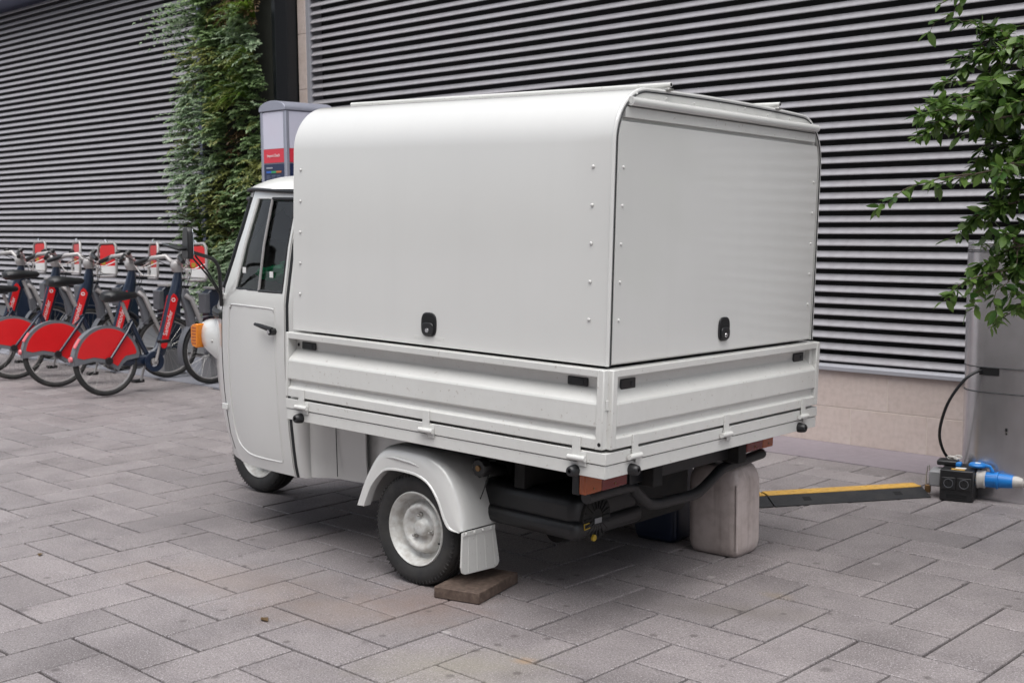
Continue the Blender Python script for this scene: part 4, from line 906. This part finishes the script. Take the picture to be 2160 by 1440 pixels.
# ------------------------------------------------------------------ steel power column and power box
pc = empty('power_column', (-2.345, 6.29, 0)); tag(pc, 'stainless steel power column by the louvred wall', 'power column')
def rr(hx_, hy_, r, n=10):
    out = []
    for cx_, cy_, a0 in ((hx_-r, hy_-r, 0), (-hx_+r, hy_-r, 90), (-hx_+r, -hy_+r, 180), (hx_-r, -hy_+r, 270)):
        out += [(cx_+r*math.cos(R(a0+90*k/n)), cy_+r*math.sin(R(a0+90*k/n))) for k in range(n+1)]
    return out
O1 = rr(.272, .245, .15)
MB().prism([(x*1.012, y*1.012) for x, y in O1], 'z', 0, .10).build('foot', M['steel'], pc, smooth=40)
MB().prism(O1, 'z', .10, 1.255).build('shaft', M['steel'], pc, smooth=40)
MB().prism([(x*1.004, y*1.004) for x, y in O1], 'z', 1.258, 1.30).build('cap', M['steel'], pc, smooth=40, bevel=.004)
def door_panel(z0, z1, nm):
    F_ = [p for p in O1 if p[1] < -.02 and p[0] < .16]; F_ = sorted(F_)
    P0 = [(x*1.006, y*1.010) for x, y in F_]; m = MB(); m.rings([[(x, y, z) for x, y in P0] for z in (z0, z1)], close=False)
    d = m.build(nm, M['steel'], pc, smooth=40, solid=.003)
    E_ = [(x, y-.001, z0) for x, y in P0]+[(P0[-1][0], P0[-1][1]-.001, z) for z in (z0+.1, z1-.1)]+[(x, y-.001, z1) for x, y in P0[::-1]]
    MB().tube(E_, .0022, 5).build('panel_gap', M['seal'], d)
    return d
door_panel(.11, .545, 'lower_door'); door_panel(.672, 1.25, 'upper_door')
MB().b2(-.145, -.045, -.2475, -.235, .632, .668).build('cable_slot', M['dark'], pc, smooth=0)
for z in (.93, .43): MB().lathe([(0, -.008), (.009, -.006), (.010, 0)], c=(-.268, -.09, z), axis='x', n=12).build('side_bolt', M['chrome'], pc)
MB().b2(-.005, .006, -.2505, -.2485, .355, .372).build('key_hole', M['dark'], pc, smooth=0); MB().b2(-.003, .005, -.2505, -.2485, .340, .350).build('key_hole', M['dark'], pc, smooth=0)
cb = MB().tube(spl([(-2.47, 6.09, .652), (-2.49, 5.995, .648), (-2.535, 5.95, .60), (-2.61, 5.95, .48), (-2.665, 5.99, .33), (-2.67, 6.05, .22), (-2.64, 6.12, .13), (-2.60, 6.16, .02)], 40), .0078, 10).build('power_cable', M['black']); tag(cb, 'black power cable looping from the steel column slot', 'cable')
# power distribution box
pbx = empty('power_box', (-2.545, 5.985, 0), R(14)); tag(pbx, 'small black power distribution box with twin sockets', 'power box')
MB().b2(-.085, .075, -.10, .10, .0, .158).build('body', M['black'], pbx, bevel=.006)
MB().b2(-.052, .046, -.1015, -.095, .016, .036).build('hand_slot', M['dark'], pbx, smooth=0)
for x in (-.042, .032):
    sk = MB().b2(x-.034, x+.034, -.108, -.100, .060, .122).build('socket', M['black'], pbx, bevel=.003)
    MB().tube([(x+.022*math.cos(2*math.pi*k/20), -.1085, .092+.022*math.sin(2*math.pi*k/20)) for k in range(20)], .0014, 5, closed=True).build('socket_ring', M['bgrey'], sk)
    for dx, dz in ((0, .012), (-.010, -.009), (.010, -.009)): MB().b2(x+dx-.002, x+dx+.002, -.1088, -.1078, .092+dz-.003, .092+dz+.003).build('socket_hole', M['dark'], sk, smooth=0)
MB().b2(-.145, -.085, -.07, .06, .06, .14).build('inlet_cover', M['dockgrey'], pbx, bevel=.008); MB().b2(-.1465, -.1445, -.035, .0, .085, .115).build('inlet_label', M['paper'], pbx, smooth=0)
MB().b2(-.12, -.02, .0, .08, .158, .185).build('top_socket', M['black'], pbx, bevel=.008)
MB().b2(-.035, .03, -.085, -.055, .158, .1595).build('yellow_label', M['yellow'], pbx, smooth=0); MB().b2(-.02, .03, -.045, -.02, .158, .1595).build('white_label', M['paper'], pbx, smooth=0)
MB().b2(-.03, .0, .0, .04, .158, .180).build('blue_flap', M['blueplug'], pbx, bevel=.005)
ch_ = MB()
for k in range(5):
    ch_.tube([(-.055+.018*math.cos(t)+k*.009, .03+.012*math.sin(t)*(k % 2), .197+.008*math.sin(t)*((k+1) % 2)+.006*math.sin(k*2)) for t in [2*math.pi*q/12 for q in range(12)]], .004, 6, closed=True)
ch_.build('chain', M['offwhite'], pbx)
pdk = empty('padlock', (-2.70, 5.945, 0), R(14)); tag(pdk, 'old brass padlock lying against the power box', 'padlock')
MB().b2(-.014, .014, -.012, .012, .012, .052).build('body', M['brass'], pdk, bevel=.003); MB().tube([(-.009, 0, .05), (-.009, 0, .10), (-.002, 0, .15), (.006, 0, .155), (.009, 0, .10), (.009, 0, .05)], .003, 6).build('shackle', M['zinc'], pdk)
# blue plug on the right of the box
pg = empty('industrial_plug', (-2.466, 6.0, .108), R(12)); tag(pg, 'blue industrial plug with grubby white ends beside the box', 'plug')
MB().lathe([(0, 0), (.046, 0), (.048, .006), (.046, .008), (.044, .012), (.044, .034), (.046, .036), (.040, .042), (.0, .042)], axis='x', n=28).build('collar', M['offwhite'], pg)
MB().lathe([(.036, .042), (.038, .05), (.038, .09), (.043, .092), (.043, .100), (.036, .103), (.034, .14), (.031, .17), (.0, .17)], axis='x', n=28).build('body', M['blueplug'], pg)
for k in range(8):
    a = 2*math.pi*k/8; MB().box((.045, .037*math.cos(a), .037*math.sin(a)), (.10, .004, .006), Matrix.Rotation(a, 3, 'X')).build('body_rib', M['blueplug'], pg)
MB().lathe([(.029, .168), (.029, .19), (.022, .215), (.010, .222), (.009, .23), (0, .23)], axis='x', n=20).build('cable_gland', M['offwhite'], pg)
MB().tube([(.225, 0, 0), (.30, .01, -.01), (.36, .02, -.05), (.45, .0, -.09)], .006, 6).build('lead', M['black'], pg)
fl_ = MB().lathe([(0, .0), (.040, .0), (.042, .008), (.036, .016), (0, .018)], c=(-.002, 0, .062), axis='z', n=24).build('flip_lid', M['blueplug'], pg); MB().tube([(.035, 0, .07), (.06, 0, .066), (.072, 0, .04)], [.010, .008, .010], 8).build('lid_hinge', M['blueplug'], fl_)
MB().b2(-.012, .014, -.014, .010, .0795, .0808).build('lid_label', M['paper'], fl_, smooth=0)

# ------------------------------------------------------------------ tree reaching in from the right
tre = empty('tree', (-.95, 5.1, 0)); tag(tre, 'leafy tree whose glossy green branches hang in from the right', 'tree')
TB = Vector((-.95, 5.1, 0))
MB().tube([Vector((0, 0, 0)), Vector((.02, .01, .8)), Vector((-.03, -.02, 1.6)), Vector((-.02, .03, 2.5)), Vector((.05, .0, 3.3))], [.075, .065, .055, .04, .015], 12).build('trunk', M['bark'], tre)
rt = random.Random(5); leaves = []; twigs = MB()
def branch(p0, p1, r0, nl, leaf=.052, sag=.12, sub=True):
    if sub: nl = int(nl*3.5)
    p0, p1 = Vector(p0), Vector(p1); d = p1-p0; n = 9; pts = []
    for k in range(n+1):
        t = k/n; pts.append(p0+d*t+Vector((rt.gauss(0, .012), rt.gauss(0, .012), sag*4*t*(1-t)*.5-sag*t*t*.6)))
    twigs.tube(pts, [r0*(1-.8*k/n) for k in range(n+1)], 6)
    for q in range(nl):
        t = rt.uniform(.12, 1.0)**.8; i = min(int(t*n), n-1); p = pts[i].lerp(pts[i+1], t*n-i); td = (pts[i+1]-pts[i]).normalized()
        sd_ = Vector((rt.gauss(0, 1), rt.gauss(0, 1), rt.gauss(0, .7))).normalized(); ld = (td*.7+sd_).normalized(); ld.z -= .25
        leaves.append((p, ld.normalized(), Vector((rt.gauss(0, .45), rt.gauss(-.25, .45), 1)).normalized(), leaf*rt.uniform(.5, 1.35)))
    if sub:
        for q in range(max(2, nl//9)):
            t = rt.uniform(.3, 1); i = min(int(t*n), n-1); p = pts[i]
            e = p+d.normalized()*rt.uniform(.05, .16)+Vector((rt.gauss(0, .10), rt.gauss(0, .10), rt.gauss(-.02, .09)))
            branch(p, e, r0*.4, max(8, nl//4), leaf, sag*.4, False)
W2 = lambda x, y, z: Vector((x, y, z))-TB
for (a, b_, r0, nl) in (((-.95, 5.0, 1.75), (-2.10, 4.42, 1.80), .012, 60), ((-.95, 5.0, 1.9), (-1.97, 4.52, 1.90), .012, 50), ((-1.0, 5.0, 1.6), (-2.0, 4.45, 1.62), .010, 36), ((-1.0, 5.0, 2.0), (-1.90, 4.62, 2.10), .012, 50), ((-1.0, 5.0, 1.6), (-1.88, 4.58, 1.50), .010, 50), ((-1.0, 5.0, 1.45), (-1.84, 4.55, 1.34), .009, 40), ((-1.0, 5.0, 1.3), (-1.93, 4.52, 1.25), .009, 34), ((-1.0, 5.0, 1.3), (-1.80, 4.6, 1.12), .009, 26),
                      ((-1.1, 5.0, 2.2), (-1.82, 4.70, 2.12), .010, 50), ((-1.1, 5.0, 2.1), (-1.84, 4.72, 1.98), .010, 45), ((-1.1, 5.0, 1.9), (-1.90, 4.66, 1.84), .010, 45), ((-1.1, 5.0, 1.7), (-1.80, 4.72, 1.62), .010, 45), ((-1.1, 5.0, 1.5), (-1.80, 4.68, 1.46), .009, 36), ((-1.2, 5.0, 2.3), (-1.92, 4.64, 2.04), .010, 30), ((-1.1, 5.0, 2.5), (-2.07, 4.52, 2.30), .010, 26), ((-1.1, 5.0, 1.8), (-1.86, 4.66, 1.75), .010, 50), ((-1.0, 5.1, 1.9), (-.2, 4.7, 2.2), .014, 60), ((-.9, 5.1, 2.2), (-.6, 4.3, 2.4), .014, 60), ((-.95, 5.1, 2.4), (-1.3, 5.8, 2.6), .014, 60), ((-.95, 5.1, 2.5), (-.5, 5.6, 2.7), .014, 60), ((-.95, 5.1, 2.6), (-1.1, 4.8, 3.3), .014, 70), ((-.95, 5.1, 2.6), (-1.6, 4.9, 2.9), .014, 60)):
    branch(W2(*a), W2(*b_), r0, nl)
twigs.build('branches', M['bark'], tre)
lm = MB(); prof_l = [(0, .0), (.25, .17), (.5, .23), (.75, .16), (1.0, .0)]
for i, (t, hw_) in enumerate(prof_l):
    z = -.10*t*t
    lm.v += [(t, -hw_, z+hw_*.28), (t, 0, z), (t, hw_, z+hw_*.28)]
for i in range(4):
    for j in range(2): lm.f.append((i*3+j, i*3+j+1, (i+1)*3+j+1, (i+1)*3+j))
src = lm.build('leaf', M['leafA'], tre, smooth=80)
def lmat(p, d, nrm, s):
    y = nrm.cross(d); y = y.normalized() if y.length > .01 else d.orthogonal().normalized(); z = d.cross(y)
    return Matrix(((d.x*s, y.x*s, z.x*s, p.x), (d.y*s, y.y*s, z.y*s, p.y), (d.z*s, y.z*s, z.z*s, p.z), (0, 0, 0, 1)))
def vis(p):
    q = proj(p+TB); return 1/q[2] if q and -20 < q[0] < 2180 and -20 < q[1] < 1460 else 0
leaves.sort(key=lambda L: -vis(L[0])); rest = MB()
for n_, (p, d, nrm, s) in enumerate(leaves):
    mx = lmat(p, d, nrm, s)
    if n_ < 299 and vis(p) > 0:
        o = src if n_ == 0 else inst(src, tre); o.matrix_local = mx
    else: rest.add([mx @ Vector(v) for v in lm.v], lm.f)
o = rest.build('foliage', M['leafA'], tre, smooth=80); o['kind'] = 'stuff'
print('leaves', len(leaves), 'pavers', len(cells))

# ------------------------------------------------------------------ small litter
for (x, y, r_, lab) in ((-5.02, 2.30, .022, 'small dry brown leaf lying in a paver joint'), (-3.62, 2.47, .03, 'pale curled leaf scrap left of the wooden block')):
    m = MB(); m.v = [(0, 0, .003), (r_, r_*.5, .008), (2*r_, 0, .004), (r_, -r_*.5, .007), (r_, 0, .003)]; m.f = [(0, 4, 1), (4, 2, 1), (0, 3, 4), (4, 3, 2)]
    o = m.build('fallen_leaf', M['fernD'], smooth=0, solid=.0008); o.location = (x, y, .001); o.rotation_euler = (0, 0, x*7); tag(o, lab, 'leaf', 'fallen leaves')
